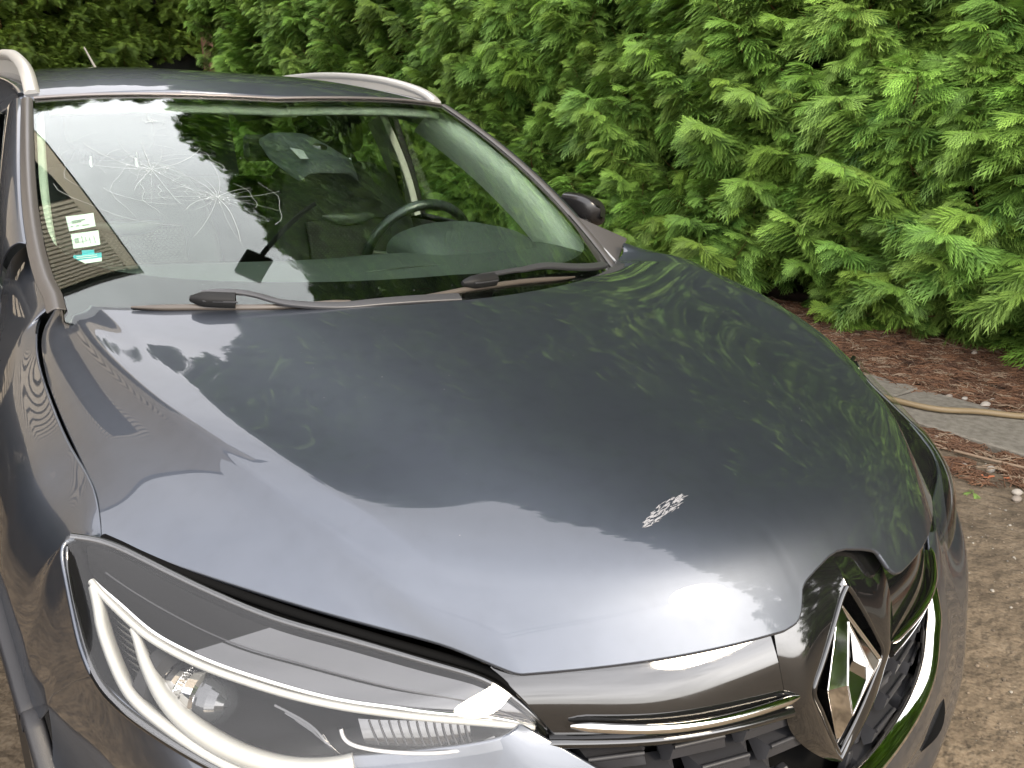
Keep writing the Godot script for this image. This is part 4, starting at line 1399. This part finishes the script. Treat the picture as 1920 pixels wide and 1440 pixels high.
	obj("bulkhead", st, M.soot, cabin)
	# sensor box and rear view mirror at the top of the glass
	var box := []
	for q in [[0.83, 0.16, 0.012], [0.80, 0.19, 0.03], [0.70, 0.22, 0.045], [0.60, 0.215, 0.05], [0.585, 0.20, 0.02]]:
		var r := []
		for i in 7:
			var f := i / 6.0 * 2.0 - 1.0
			var a: float = -0.085 + q[1] * f * 0.62 + (0.03 if q[0] < 0.65 else 0.0)
			r.append(screen_point(a, q[0]) - screen_normal(a, q[0]) * (0.055 - q[2] * (1.0 - pow(absf(f), 6.0))))
		box.append(r)
	var sensor := panel("sensor_cover", box, 0.004, M.sensor, cabin)
	st = start()
	lathe_into(st, [Vector2(0.019, 0.0), Vector2(0.018, 0.003), Vector2(0.010, 0.004), Vector2(0.0005, 0.006)], screen_point(-0.046, 0.668) - screen_normal(-0.046, 0.668) * 0.008, screen_normal(-0.046, 0.668), 20)
	obj("camera_eye", st, M.gloss_black, sensor)
	st = start()
	var sw := [[-0.17, 0.665], [-0.135, 0.655], [-0.09, 0.605], [-0.17, 0.602]]
	var sp := []
	for e in sw: sp.append(screen_point(e[0], e[1]) - screen_normal(e[0], e[1]) * 0.0088)
	flat_quad_into(st, sp[0], sp[1], sp[2], sp[3], Vector3.UP)
	obj("sensor_window", st, M.lamp_trim, sensor)
	st = start()
	box_into(st, Vector3(-0.02, 1.355, -1.86), Vector3(0.12, 0.035, 0.012), Basis(Vector3.UP, 0.25), 0.012)
	obj("rear_view_mirror", st, M.black, cabin)
	st = start()
	box_into(st, Vector3(0.06, 1.45, -2.07), Vector3(0.05, 0.012, 0.04), Basis.IDENTITY, 0.008)
	obj("reading_lamp", st, M.trim_pale, cabin)

func lathe_head(st: SurfaceTool, at: Vector3) -> void:
	var rows := []
	for k in 9:
		var f := k / 8.0
		var e := pow(maxf(0.0, 1.0 - pow(absf(f * 2 - 1), 4.0)), 0.5)
		var r := []
		for i in 17:
			var a := TAU * i / 16.0
			r.append(at + Vector3(cos(a) * 0.125 * (0.25 + 0.75 * e), (f - 0.5) * 0.17, sin(a) * 0.05 * (0.2 + 0.8 * e) - 0.02 * f))
		rows.append(r)
	grid_into(st, rows, Vector3(0, 0, 1))

# ---------------------------------------------------------------- ground, hedge, barn
func build_ground() -> void:
	var m := mat(Color.WHITE, 0.95)
	m.albedo_texture = noise_tex(3, 0.012, 6, [[0.0, lin(0.085, 0.064, 0.041)], [0.4, lin(0.13, 0.10, 0.066)], [0.6, lin(0.155, 0.12, 0.08)], [1.0, lin(0.20, 0.16, 0.112)]], 1024, 20.0)
	triplanar(m, 0.45)
	m.detail_enabled = true
	m.detail_blend_mode = BaseMaterial3D.BLEND_MODE_MUL
	m.detail_albedo = noise_tex(9, 0.15, 3, [[0.0, Color(0.72, 0.69, 0.66)], [0.45, Color(0.93, 0.91, 0.88)], [1.0, Color(1, 1, 1)]], 1024)
	var bump := noise_tex(12, 0.03, 6, [], 1024)
	m.heightmap_enabled = true
	m.heightmap_texture = bump
	m.heightmap_scale = 1.6
	var st := start()
	flat_quad_into(st, Vector3(-120, 0, -120), Vector3(120, 0, -120), Vector3(120, 0, 120), Vector3(-120, 0, 120), Vector3.UP)
	var g := obj("ground", st, m, self)
	tag(g, "brown packed earth yard under and beside the car", "ground", "", "structure")

	# soil bank under the hedge, uneven
	var n := FastNoiseLite.new()
	n.seed = 21
	n.frequency = 1.4
	n.fractal_octaves = 4
	var soil := mat(Color.WHITE, 1.0)
	soil.albedo_texture = noise_tex(14, 0.03, 5, [[0.0, lin(0.025, 0.013, 0.008)], [0.5, lin(0.06, 0.033, 0.019)], [1.0, lin(0.12, 0.075, 0.046)]], 1024)
	triplanar(soil, 0.9)
	var rows := []
	for i in 121:
		var z := -17.0 + i * 0.18
		var r := []
		for k in 22:
			var x := 3.66 + k * 0.16
			var y := 0.012 + 0.10 * smoothstep(0.0, 0.9, x - 3.75 - 0.22 * n.get_noise_2d(z * 0.9, 4.0)) + 0.035 * n.get_noise_2d(x * 1.3, z * 1.3) - (0.05 if k == 0 else 0.0)
			r.append(Vector3(x + (0.10 * n.get_noise_2d(z, 9.0) if k < 3 else 0.0), y, z))
		rows.append(r)
	var bank := sheet("soil_bank", rows, soil, self)
	tag(bank, "dark brown soil bank under the hedge covered in dead needles", "soil", "", "structure")

	# concrete strip with joints
	var conc := mat(Color.WHITE, 0.9)
	conc.albedo_texture = noise_tex(17, 0.02, 6, [[0.0, lin(0.11, 0.096, 0.074)], [0.5, lin(0.165, 0.147, 0.115)], [1.0, lin(0.215, 0.193, 0.155)]], 1024)
	triplanar(conc, 0.8)
	conc.heightmap_enabled = true
	conc.heightmap_texture = noise_tex(18, 0.2, 3, [])
	conc.heightmap_scale = 0.25
	var kerb := base("concrete_edging", Vector3(3.55, 0, -1.6), "pale grey concrete edging strip along the foot of the hedge", "kerb", "", "structure")
	var zs := [-9.2, -7.7, -6.2, -4.7, -3.2, -1.86, -0.3, 1.2, 2.7]
	for i in zs.size() - 1:
		st = start()
		var tilt := Basis(Vector3.FORWARD, rng.randf_range(-0.02, 0.02))
		box_into(st, Vector3(-0.06 + rng.randf_range(-0.01, 0.01), 0.0, (zs[i] + zs[i + 1]) / 2 + 1.6), Vector3(0.30, 0.035, (zs[i + 1] - zs[i]) / 2 - 0.006), tilt, 0.008)
		obj("slab", st, conc, kerb)

	# dead needles and twigs
	var needles := SurfaceTool.new()
	needles.begin(Mesh.PRIMITIVE_TRIANGLES)
	for k in 5:
		var a := Vector3(rng.randf_range(-0.02, 0.02), 0.002, rng.randf_range(-0.02, 0.02))
		var dir := Vector3(1, 0, 0).rotated(Vector3.UP, rng.randf() * TAU)
		var path := [a - dir * 0.035, a + Vector3(0, 0.006, 0), a + dir.rotated(Vector3.UP, 0.3) * 0.035]
		sweep_into(needles, path, round_section(0.0016, 0.0016, 3), Vector3.UP, true)
	needles.index()
	var nm := needles.commit()
	var nmat := mat(Color.WHITE, 0.9)
	nmat.vertex_color_use_as_albedo = true
	nm.surface_set_material(0, nmat)
	var spots := []
	for k in 15000:
		var z := rng.randf_range(-4.5, 0.6)
		var edge := 0.10 * n.get_noise_2d(z * 1.5, 31.0)
		var x: float
		var y := 0.004
		if k % 5 < 3:
			x = rng.randf_range(3.75 + 0.12 * n.get_noise_2d(z * 1.2, 4.0), 4.9)
			y = 0.016 + 0.10 * smoothstep(0.0, 0.9, x - 3.75 - 0.22 * n.get_noise_2d(z * 0.9, 4.0)) + 0.035 * n.get_noise_2d(x * 1.3, z * 1.3)
		else:
			x = 3.23 - pow(rng.randf(), 1.4) * (0.42 + 2.0 * edge)
			if n.get_noise_2d(x * 2.0, z * 2.0 + 60.0) < -0.12 - 0.5 * (3.22 - x) * -0.6: continue
		var s := rng.randf_range(0.8, 1.9)
		var b := Basis(Vector3.UP, rng.randf() * TAU) * Basis(Vector3.RIGHT, rng.randf_range(-0.3, 0.3))
		var tone := rng.randf()
		var c := Color(0.20, 0.10, 0.05).lerp(Color(0.08, 0.04, 0.022), tone)
		if rng.randf() < 0.15: c = Color(0.28, 0.20, 0.13)
		spots.append([Transform3D(b.scaled(Vector3.ONE * s), Vector3(x, y + 0.004, z)), c])
	var litter := scatter("dead_needles", nm, spots, self)
	tag(litter, "reddish brown dead conifer needles and twigs strewn along the concrete edging", "needles", "", "stuff")

	# grit lying on the packed earth
	var bit := start()
	var prof := [Vector2(0.0008, -0.003), Vector2(0.0052, -0.0015), Vector2(0.0058, 0.001), Vector2(0.0036, 0.0034), Vector2(0.0004, 0.0042)]
	lathe_into(bit, prof, Vector3.ZERO, Vector3.UP, 6)
	bit.index()
	var bm := bit.commit()
	bm.surface_set_material(0, nmat)
	spots = []
	for k in 6000:
		var x := rng.randf_range(0.75, 3.25)
		var z := rng.randf_range(-2.2, 1.2)
		if n.get_noise_2d(x * 1.7, z * 1.7 + 20.0) < rng.randf_range(-0.45, 0.15): continue
		var s := 0.22 + 0.9 * pow(rng.randf(), 3.0)
		var t := rng.randf_range(0.5, 1.25)
		spots.append([Transform3D(Basis(Vector3.UP, rng.randf() * TAU).scaled(Vector3(s * 1.3, s * 0.8, s)), Vector3(x, 0.001, z)), Color(0.15 * t, 0.115 * t, 0.078 * t) if rng.randf() < 0.8 else Color(0.30 * t, 0.27 * t, 0.22 * t)])
	tag(scatter("earth_grit", bm, spots, self), "fine grit and crumbs on the packed brown earth right of the car", "grit", "", "stuff")

func scatter(called: String, mesh: Mesh, spots: Array, parent: Node3D) -> MultiMeshInstance3D:
	var mm := MultiMesh.new()
	mm.transform_format = MultiMesh.TRANSFORM_3D
	mm.use_colors = true
	mm.mesh = mesh
	mm.instance_count = spots.size()
	for i in spots.size():
		mm.set_instance_transform(i, spots[i][0])
		mm.set_instance_color(i, spots[i][1])
	var o := MultiMeshInstance3D.new()
	o.name = called
	o.multimesh = mm
	parent.add_child(o, true)
	return o

# one flat fern-like spray: a midrib with long toothed sprigs on both sides, hanging towards its tip
func spray_into(st: SurfaceTool, at: Transform3D, length: float, tone: float) -> void:
	var n := 8
	var droop := rng.randf_range(0.2, 0.65)
	var last := Vector3.ZERO
	for i in n + 1:
		var s := i / float(n)
		var p := Vector3(s * length, 0.16 * length * sin(s * 2.4) - droop * length * s * s * 0.5, 0)
		if i > 0:
			tri(st, at * (last + Vector3(0, 0, -0.003)), at * p, at * (last + Vector3(0, 0, 0.003)), at.basis.y, Color(0.12, 0.17, 0.045))
		last = p
		if i == 0: continue
		var sp := length * (0.50 * sin(PI * pow(1.0 - s * 0.90, 0.8)) + 0.08)
		for side in [-1.0, 1.0]:
			var dir := Vector3(0.85 + 0.35 * s, -0.12 - droop * 0.75 * s, side).normalized()
			dir = dir.rotated(Vector3.RIGHT, rng.randf_range(-0.25, 0.25))
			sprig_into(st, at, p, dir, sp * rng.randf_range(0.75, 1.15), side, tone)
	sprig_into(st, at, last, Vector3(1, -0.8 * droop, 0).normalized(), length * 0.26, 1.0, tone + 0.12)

func sprig_into(st: SurfaceTool, at: Transform3D, from: Vector3, dir: Vector3, length: float, side: float, tone: float) -> void:
	var teeth := 5
	var across := dir.cross(Vector3.UP).normalized()
	var sag := Vector3(0, -length * 0.30, 0)
	for e in [-1.0, 1.0]:
		for k in teeth:
			var s0 := k / float(teeth)
			var s1 := (k + 0.85) / teeth
			var a := from + dir * length * s0 + sag * s0 * s0
			var b := from + dir * length * s1 + sag * s1 * s1
			var w := length * 0.19 * (1.0 - 0.55 * s0)
			var tip: Vector3 = from + dir * length * (s0 + 0.36) + across * e * w + sag * (s0 + 0.3) * (s0 + 0.3) + Vector3(0, -0.20 * w, 0)
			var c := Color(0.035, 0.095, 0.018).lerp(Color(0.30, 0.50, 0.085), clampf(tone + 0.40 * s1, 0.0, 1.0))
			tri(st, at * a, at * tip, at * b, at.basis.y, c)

func tri(st: SurfaceTool, a: Vector3, b: Vector3, c: Vector3, out: Vector3, col: Color) -> void:
	var n := (b - a).cross(c - a).normalized()
	var o := [a, b, c] if n.dot(out) < 0 else [a, c, b]
	if n.dot(out) < 0: n = -n
	for p in o:
		st.set_normal(n)
		st.set_color(col)
		st.add_vertex(p)

# a shoot: a reddish stem that bends up and out (towards -x here), with sprays down both sides
func make_shoot(k: int, leafmat: Material) -> Mesh:
	var st := start()
	var path := []
	var up := rng.randf_range(0.35, 0.85)
	for i in 8:
		var s := i / 7.0
		path.append(Vector3(-0.46 * s * (1.0 - 0.25 * s * up), 0.30 * up * s * s + 0.04 * s, 0.03 * sin(s * 4.0 + k)))
	var count := 15
	for i in count:
		var s := 0.10 + 0.88 * i / float(count - 1)
		var p: Vector3 = cubic_at(path, [s])[0]
		var side := 1.0 if i % 2 else -1.0
		var len := 0.27 * (1.0 - 0.58 * s) * rng.randf_range(0.75, 1.25) + 0.03
		var out := Vector3(-0.42 - 0.35 * s, 0.02 + 0.45 * s * up, side * rng.randf_range(0.55, 1.0)).normalized()
		var y := Vector3(-0.55, 1, 0) + Vector3(rng.randf_range(-0.3, 0.2), 0, rng.randf_range(-0.3, 0.3))
		var z := out.cross(y).normalized()
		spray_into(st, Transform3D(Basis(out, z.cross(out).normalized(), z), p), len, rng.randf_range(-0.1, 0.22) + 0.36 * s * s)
	var tip: Vector3 = path[-1]
	for a in 3:
		var out := Vector3(-0.8, 0.25 * up + 0.1, (a - 1) * 0.5).normalized()
		var z := out.cross(Vector3.UP).normalized()
		spray_into(st, Transform3D(Basis(out, z.cross(out).normalized(), z), tip), 0.10, 0.60)
	st.index()
	var mesh := st.commit()
	mesh.surface_set_material(0, leafmat)
	var stem := start()
	var tr := cubic(path, 10)
	var sc := []
	for i in 10: sc.append(1.0 - 0.75 * i / 9.0)
	sweep_into(stem, tr, round_section(0.0055, 0.0055, 5), Vector3(0, 0.2, 1), true, sc)
	stem.index()
	stem.commit(mesh)
	mesh.surface_set_material(1, M.twig)
	return mesh

func build_hedges() -> void:
	M.leaf = mat(Color.WHITE, 0.5)
	M.leaf.vertex_color_use_as_albedo = true
	M.leaf.backlight_enabled = true
	M.leaf.backlight = Color(0.14, 0.14, 0.14)
	M.leaf.metallic_specular = 0.35
	M.twig = mat(lin(0.16, 0.065, 0.03), 0.85)
	M.bark = mat(Color.WHITE, 0.95)
	M.bark.albedo_texture = noise_tex(41, 0.05, 4, [[0.0, lin(0.06, 0.03, 0.02)], [1.0, lin(0.24, 0.12, 0.07)]], 256)
	triplanar(M.bark, 3.0)
	M.shade = mat(lin(0.004, 0.005, 0.003), 1.0)  # near-black, stands in for the shade deep in both hedges
	var shoots := []
	for k in 5: shoots.append(make_shoot(k, M.leaf))
	var n := FastNoiseLite.new()
	n.seed = 8
	n.frequency = 0.55
	n.fractal_octaves = 3

	# the near hedge, face towards -x
	var h := base("conifer_hedge", Vector3(5.0, 0, -6), "tall bright green conifer hedge with feathery sprays, running the length of the car", "hedge")
	var spots := [[], [], [], [], []]
	for k in 13200:
		var low := k < 8800
		var z := rng.randf_range(-17.3, -0.4) if low else rng.randf_range(-17.3, 9.5)
		var y := pow(rng.randf(), 0.95) * 5.0 + 0.10 if low else rng.randf_range(0.3, 14.5)
		if not low and y < 4.8 and z < -0.4: y += 5.0
		if low and z < -9 and rng.randf() < 0.45: continue
		if low and y > 1.4 + 0.26 * (4.0 - z) and rng.randf() < 0.6: continue
		var bump := n.get_noise_3d(0.0, y * 1.0, z * 1.0)
		var x := 4.58 - 0.50 * bump + 0.30 * smoothstep(0.5, 0.0, y) - 0.04 * y + 0.12 * maxf(0.0, y - 8.0)
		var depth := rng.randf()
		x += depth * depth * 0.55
		if bump < -0.16 and rng.randf() < 0.6: continue
		var s := rng.randf_range(0.6, 1.08) * (1.0 if low else 1.6)
		var b := Basis(Vector3.UP, rng.randf_range(-0.9, 0.9)) * Basis(Vector3(0, 0, 1), rng.randf_range(-0.5, 0.5)) * Basis(Vector3.RIGHT, rng.randf_range(-0.4, 0.4))
		var t := rng.randf_range(0.7, 1.15) * (1.12 - 0.72 * depth)  # deeper shoots tinted darker: shade inside the hedge put into the colour
		var dry := rng.randf() < 0.0012
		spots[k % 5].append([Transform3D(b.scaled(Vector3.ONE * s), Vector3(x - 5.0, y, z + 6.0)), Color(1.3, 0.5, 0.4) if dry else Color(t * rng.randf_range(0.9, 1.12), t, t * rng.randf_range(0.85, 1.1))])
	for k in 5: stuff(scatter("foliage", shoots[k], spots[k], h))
	# what lies deep inside: trunks, limbs and an added near-black core that blocks light
	for k in 12:
		var z := (-16.6 if k > 0 else -18.9) + k * 1.85 + rng.randf_range(-0.2, 0.2)
		var x := 5.55 + rng.randf_range(-0.1, 0.2) if k > 0 else 5.05
		var hh := 11.0
		tube("trunk", cubic([Vector3(x - 5, 0, z + 6), Vector3(x - 4.95, 2.0, z + 6.1), Vector3(x - 5.03, 5.0, z + 6), Vector3(x - 5, hh, z + 6.05)], 12), round_section(0.15, 0.15, 9), M.bark, h, Vector3.FORWARD, [1.15, 1.0, 0.95, 0.9, 0.85, 0.8, 0.72, 0.64, 0.55, 0.45, 0.3, 0.15])
	var st := start()
	for k in 150:
		var z := rng.randf_range(-16.5, 1.0)
		var y := rng.randf_range(0.25, 4.5)
		var a := Vector3(0.55, y - 0.15, z + 6)
		var b := Vector3(-0.05 + rng.randf_range(-0.2, 0.1), y + rng.randf_range(0.0, 0.25), z + 6 + rng.randf_range(-0.35, 0.35))
		sweep_into(st, cubic([a, a.lerp(b, 0.5) + Vector3(0, -0.05, 0), b], 5), round_section(0.012, 0.012, 5), Vector3(0.1, 0.2, 1), true, [1.4, 1.2, 1.0, 0.8, 0.5])
	stuff(obj("limbs", st, M.bark, h))
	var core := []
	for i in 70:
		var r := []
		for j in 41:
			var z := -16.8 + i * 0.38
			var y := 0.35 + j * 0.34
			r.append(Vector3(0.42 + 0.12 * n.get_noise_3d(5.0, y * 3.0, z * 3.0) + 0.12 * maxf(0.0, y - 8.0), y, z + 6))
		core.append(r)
	stuff(panel("shade_core", core, 0.5, M.shade, h, Vector3.LEFT))

	# the far hedge, across the end of the yard, face towards +z
	h = base("conifer_hedge", Vector3(-2, 0, -21), "darker clipped conifer hedge across the end of the yard behind the car roof", "hedge")
	spots = [[], [], [], [], []]
	for k in 10500:
		var x := rng.randf_range(-7.5, 8.0)
		var y := rng.randf_range(0.3, 5.2) if k < 5600 else rng.randf_range(5.0, 12.6)
		var bump := n.get_noise_3d(x * 1.1, y * 1.1, 40.0)
		if x > 3.9 and x < 5.5 and y < 2.7 + 0.5 * bump: continue
		var z := -20.0 + 0.55 * bump - rng.randf() * 0.4
		var s := rng.randf_range(0.5, 0.95) * (1.0 if y < 5.2 else 1.7)
		var b := Basis(Vector3.UP, PI * 0.5 + rng.randf_range(-0.9, 0.9)) * Basis(Vector3(0, 0, 1), rng.randf_range(-0.7, 0.3))
		var t := rng.randf_range(0.35, 0.62)
		spots[k % 5].append([Transform3D(b.scaled(Vector3.ONE * s), Vector3(x + 2, y, z + 21)), Color(t * 1.12, t, t * 0.8)])
	for k in 5: stuff(scatter("foliage", shoots[k], spots[k], h))
	core = []
	for i in 54:
		var r := []
		for j in 34:
			var x := -7.6 + i * 0.29
			r.append(Vector3(x + 2, 0.1 + j * 0.36, 0.45 + 0.15 * n.get_noise_3d(x * 3.0, j * 1.1, 3.0)))
		core.append(r)
	stuff(panel("shade_core", core, 0.5, M.shade, h, Vector3(0, 0, 1)))  # added dark core behind the sprays, shade put into its colour

func build_barn() -> void:
	var clad := mat(lin(0.36, 0.315, 0.25), 0.5)
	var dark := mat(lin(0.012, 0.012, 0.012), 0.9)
	var b := base("clad_barn", Vector3(-4.6, 0, -9.0), "tall beige barn clad in horizontal boards with a dark open doorway, behind the car", "building")
	# gable wall towards the yard: boards above and beside the doorway, a plain corner board
	for k in 66:
		var y := 0.06 + k * 0.13
		for span in ([[-3.6, 2.55]] if y < 6.0 else [[-3.6, 3.75]]):
			var st := start()
			box_into(st, Vector3((span[0] + span[1]) / 2.0, y, 3.5), Vector3((span[1] - span[0]) / 2.0, 0.046, 0.018), Basis.IDENTITY, 0.005)
			obj("board", st, clad, b)
	var st := start()
	box_into(st, Vector3(3.86, 4.32, 3.5), Vector3(0.11, 4.32, 0.035), Basis.IDENTITY, 0.006)
	obj("corner_board", st, clad, b)
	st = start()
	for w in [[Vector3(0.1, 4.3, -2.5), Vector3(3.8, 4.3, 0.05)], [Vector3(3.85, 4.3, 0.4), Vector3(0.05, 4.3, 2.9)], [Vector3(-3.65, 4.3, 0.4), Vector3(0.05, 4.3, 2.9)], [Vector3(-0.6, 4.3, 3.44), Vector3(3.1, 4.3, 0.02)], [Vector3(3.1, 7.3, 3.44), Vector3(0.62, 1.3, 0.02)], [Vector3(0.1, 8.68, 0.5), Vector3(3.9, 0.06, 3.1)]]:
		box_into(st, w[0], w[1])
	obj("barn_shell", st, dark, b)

func build_lamp_and_cables() -> void:
	var s := base("street_lamp", Vector3(5.4, 0, -9.0), "grey street lamp reaching over the hedge on a long arm", "street lamp")
	tube("pole", [Vector3.ZERO, Vector3(0, 4, 0), Vector3(0, 9, 0)], round_section(0.07, 0.07), M.satin, s, Vector3.FORWARD)
	tube("arm", [Vector3(0, 9, 0), Vector3(-1.8, 9.2, 1.5), Vector3(-3.5, 9.2, 3.2)], round_section(0.05, 0.05), M.grey_plastic, s)
	var st := start()
	box_into(st, Vector3(-3.75, 9.15, 3.45), Vector3(0.24, 0.07, 0.42), Basis(Vector3.UP, -0.75), 0.03)
	obj("lamp_head", st, M.grey_plastic, s)
	for k in 2:
		var c := tube("overhead_cable", cubic([Vector3(-30, 9.0 + k * 0.35, 9.0), Vector3(0, 7.6 + k * 0.35, 10.0 + k * 0.2), Vector3(30, 9.0 + k * 0.35, 11.0)], 40), round_section(0.012, 0.012, 5), M.black, self)
		tag(c, ["lower black overhead cable crossing the yard in front of the car", "upper black overhead cable crossing the yard in front of the car"][k], "cable")

func build_van() -> void:
	var v := base("parked_van", Vector3(-2.7, 0, -2.6), "dark grey van parked beside the silver trimmed car", "van")
	var m: StandardMaterial3D = M.paint
	var rows := []
	for z in [-2.2, -1.9, -1.0, 0.0, 1.0, 1.8, 2.15]:
		var e := 1.0 - 0.12 * pow(absf(z) / 2.15, 6.0)
		rows.append([Vector3(0.70 * e, 0.28, z), Vector3(0.80 * e, 0.5, z), Vector3(0.82 * e, 0.8, z), Vector3(0.78 * e, 1.02, z), Vector3(0.70 * e, 1.4, z), Vector3(0.55 * e, 1.62, z), Vector3(0, 1.68, z), Vector3(-0.55 * e, 1.62, z), Vector3(-0.70 * e, 1.4, z), Vector3(-0.78 * e, 1.02, z), Vector3(-0.82 * e, 0.8, z), Vector3(-0.70 * e, 0.28, z)])
	panel("body", net(rows, 40, 24), 0.03, m, v)
	for s in [-1.0, 1.0]:
		for e in [-1.15, 1.3]:
			var st := start()
			lathe_into(st, [Vector2(0.05, 0.1), Vector2(0.20, 0.1), Vector2(0.22, 0.08), Vector2(0.31, 0.1), Vector2(0.34, 0.06), Vector2(0.34, -0.08), Vector2(0.2, -0.1)], Vector3(0.74 * s, 0.34, e), Vector3(s, 0, 0))
			obj("wheel", st, M.rubber, v)
		for e in [-0.75, 0.75]:
			var st := start()
			grid_into(st, net([[Vector3(0.79 * s, 1.06, e - 0.55), Vector3(0.79 * s, 1.06, e + 0.55)], [Vector3(0.715 * s, 1.38, e - 0.45), Vector3(0.715 * s, 1.38, e + 0.45)]], 6, 4), Vector3(s, 0, 0))
			obj("window", st, M.gloss_black, v)
			tube("door_handle", [Vector3(0.825 * s, 0.92, e - 0.12), Vector3(0.85 * s, 0.925, e), Vector3(0.825 * s, 0.92, e + 0.12)], round_section(0.02, 0.015, 8), m, v)

func build_small_things() -> void:
	# hose along the concrete edging
	var hose := mat(lin(0.20, 0.145, 0.075), 0.55)
	var o := tube("garden_hose", cubic(vs([3.15, 0.052, -6.0, 3.3, 0.052, -3.6, 3.36, 0.052, -2.2, 3.40, 0.055, -1.62, 3.56, 0.056, -1.45, 3.70, 0.052, -1.29, 3.82, 0.060, -1.1, 3.86, 0.06, -0.4, 3.75, 0.06, 0.8]), 90), round_section(0.016, 0.016, 10), hose, self)
	tag(o, "brown garden hose lying along the concrete edging by the hedge", "hose")
	# white pebbles
	var spots := [[3.74, -1.80, 0.034, "flat white pebble on the soil at the corner of the concrete"], [3.79, -1.70, 0.032, "oval white pebble on the soil just above the concrete"], [3.83, -1.63, 0.026, "small pale pebble on the soil beside the oval one"],
		[3.80, -1.50, 0.045, "biggest round white pebble at the edge of the concrete"], [3.92, -1.52, 0.026, "cream pebble half sunk in needles behind the big pebble"], [3.93, -1.36, 0.02, "tiny white pebble near the hose on the soil side"],
		[3.10, -1.40, 0.032, "white pebble among the needles close to the headlight"], [2.86, -1.14, 0.028, "grey pebble in the needles below the orange wood chips"], [2.92, -1.05, 0.034, "pale pebble beside the long stick end"],
		[2.75, -0.86, 0.036, "large cream pebble on the bare earth below the needles"], [2.68, -0.83, 0.032, "white pebble on bare earth next to the large cream one"], [3.00, -0.80, 0.036, "beige pebble at the rim of the needle litter"], [4.3, -1.5, 0.03, "pale pebble high on the soil bank under the foliage"], [4.55, -1.95, 0.035, "white pebble deep under the hedge sprays"]]
	var pm := mat(lin(0.34, 0.30, 0.25), 0.85)
	for s in spots:
		var st := start()
		var prof := []
		for k in 9:
			var a := PI * k / 8.0
			prof.append(Vector2(maxf(0.001, sin(a)) * s[2] * 0.62 * rng.randf_range(0.85, 1.12), -cos(a) * s[2] * 0.42))
		lathe_into(st, prof, Vector3.ZERO, Vector3.UP, 12)
		o = obj("pebble", st, [pm, mat(lin(0.24, 0.20, 0.16), 0.9), mat(lin(0.30, 0.27, 0.23), 0.85)][spots.find(s) % 3], self)
		var y := 0.0
		if s[0] > 3.78: y = 0.02 + 0.10 * smoothstep(0.0, 0.9, s[0] - 3.75)
		o.transform = Transform3D(Basis(Vector3.UP, rng.randf() * TAU).scaled(Vector3(1.25, 1.0, 0.9)), Vector3(s[0], y + s[2] * 0.3, s[1]))
		tag(o, s[3], "pebble", "pebbles along the edging")
	# stick
	o = tube("stick", cubic(vs([2.98, 0.02, -1.25, 3.02, 0.025, -1.0, 3.10, 0.022, -0.8, 3.14, 0.02, -0.6]), 12), round_section(0.007, 0.007, 7), mat(lin(0.22, 0.155, 0.10), 0.9), self)
	tag(o, "long pale bare stick lying across the needle litter", "stick")
	# orange wood chips
	var chip := mat(lin(0.36, 0.12, 0.05), 0.85)
	var heap := start()
	for k in 9:
		box_into(heap, Vector3(2.74 + 0.02 * k + rng.randf_range(-0.03, 0.03), 0.010, -1.17 + 0.035 * k + rng.randf_range(-0.02, 0.02)), Vector3(rng.randf_range(0.012, 0.03), 0.003, rng.randf_range(0.004, 0.008)), Basis(Vector3.UP, rng.randf_range(-0.9, -0.2)), 0.002)
	o = obj("wood_chips", heap, chip, self)
	tag(o, "scatter of orange wood chips on the bare earth below the needles", "wood chips", "", "stuff")
	# green sprig that fell on the earth
	var st2 := start()
	for k in 3:
		spray_into(st2, Transform3D(Basis(Vector3.UP, 0.7 + k * 1.7), Vector3(2.58, 0.012, -0.96)), 0.032, 0.3)
	o = obj("fallen_sprig", st2, M.leaf, self)
	tag(o, "little fresh green sprig lying alone on the brown earth", "sprig")
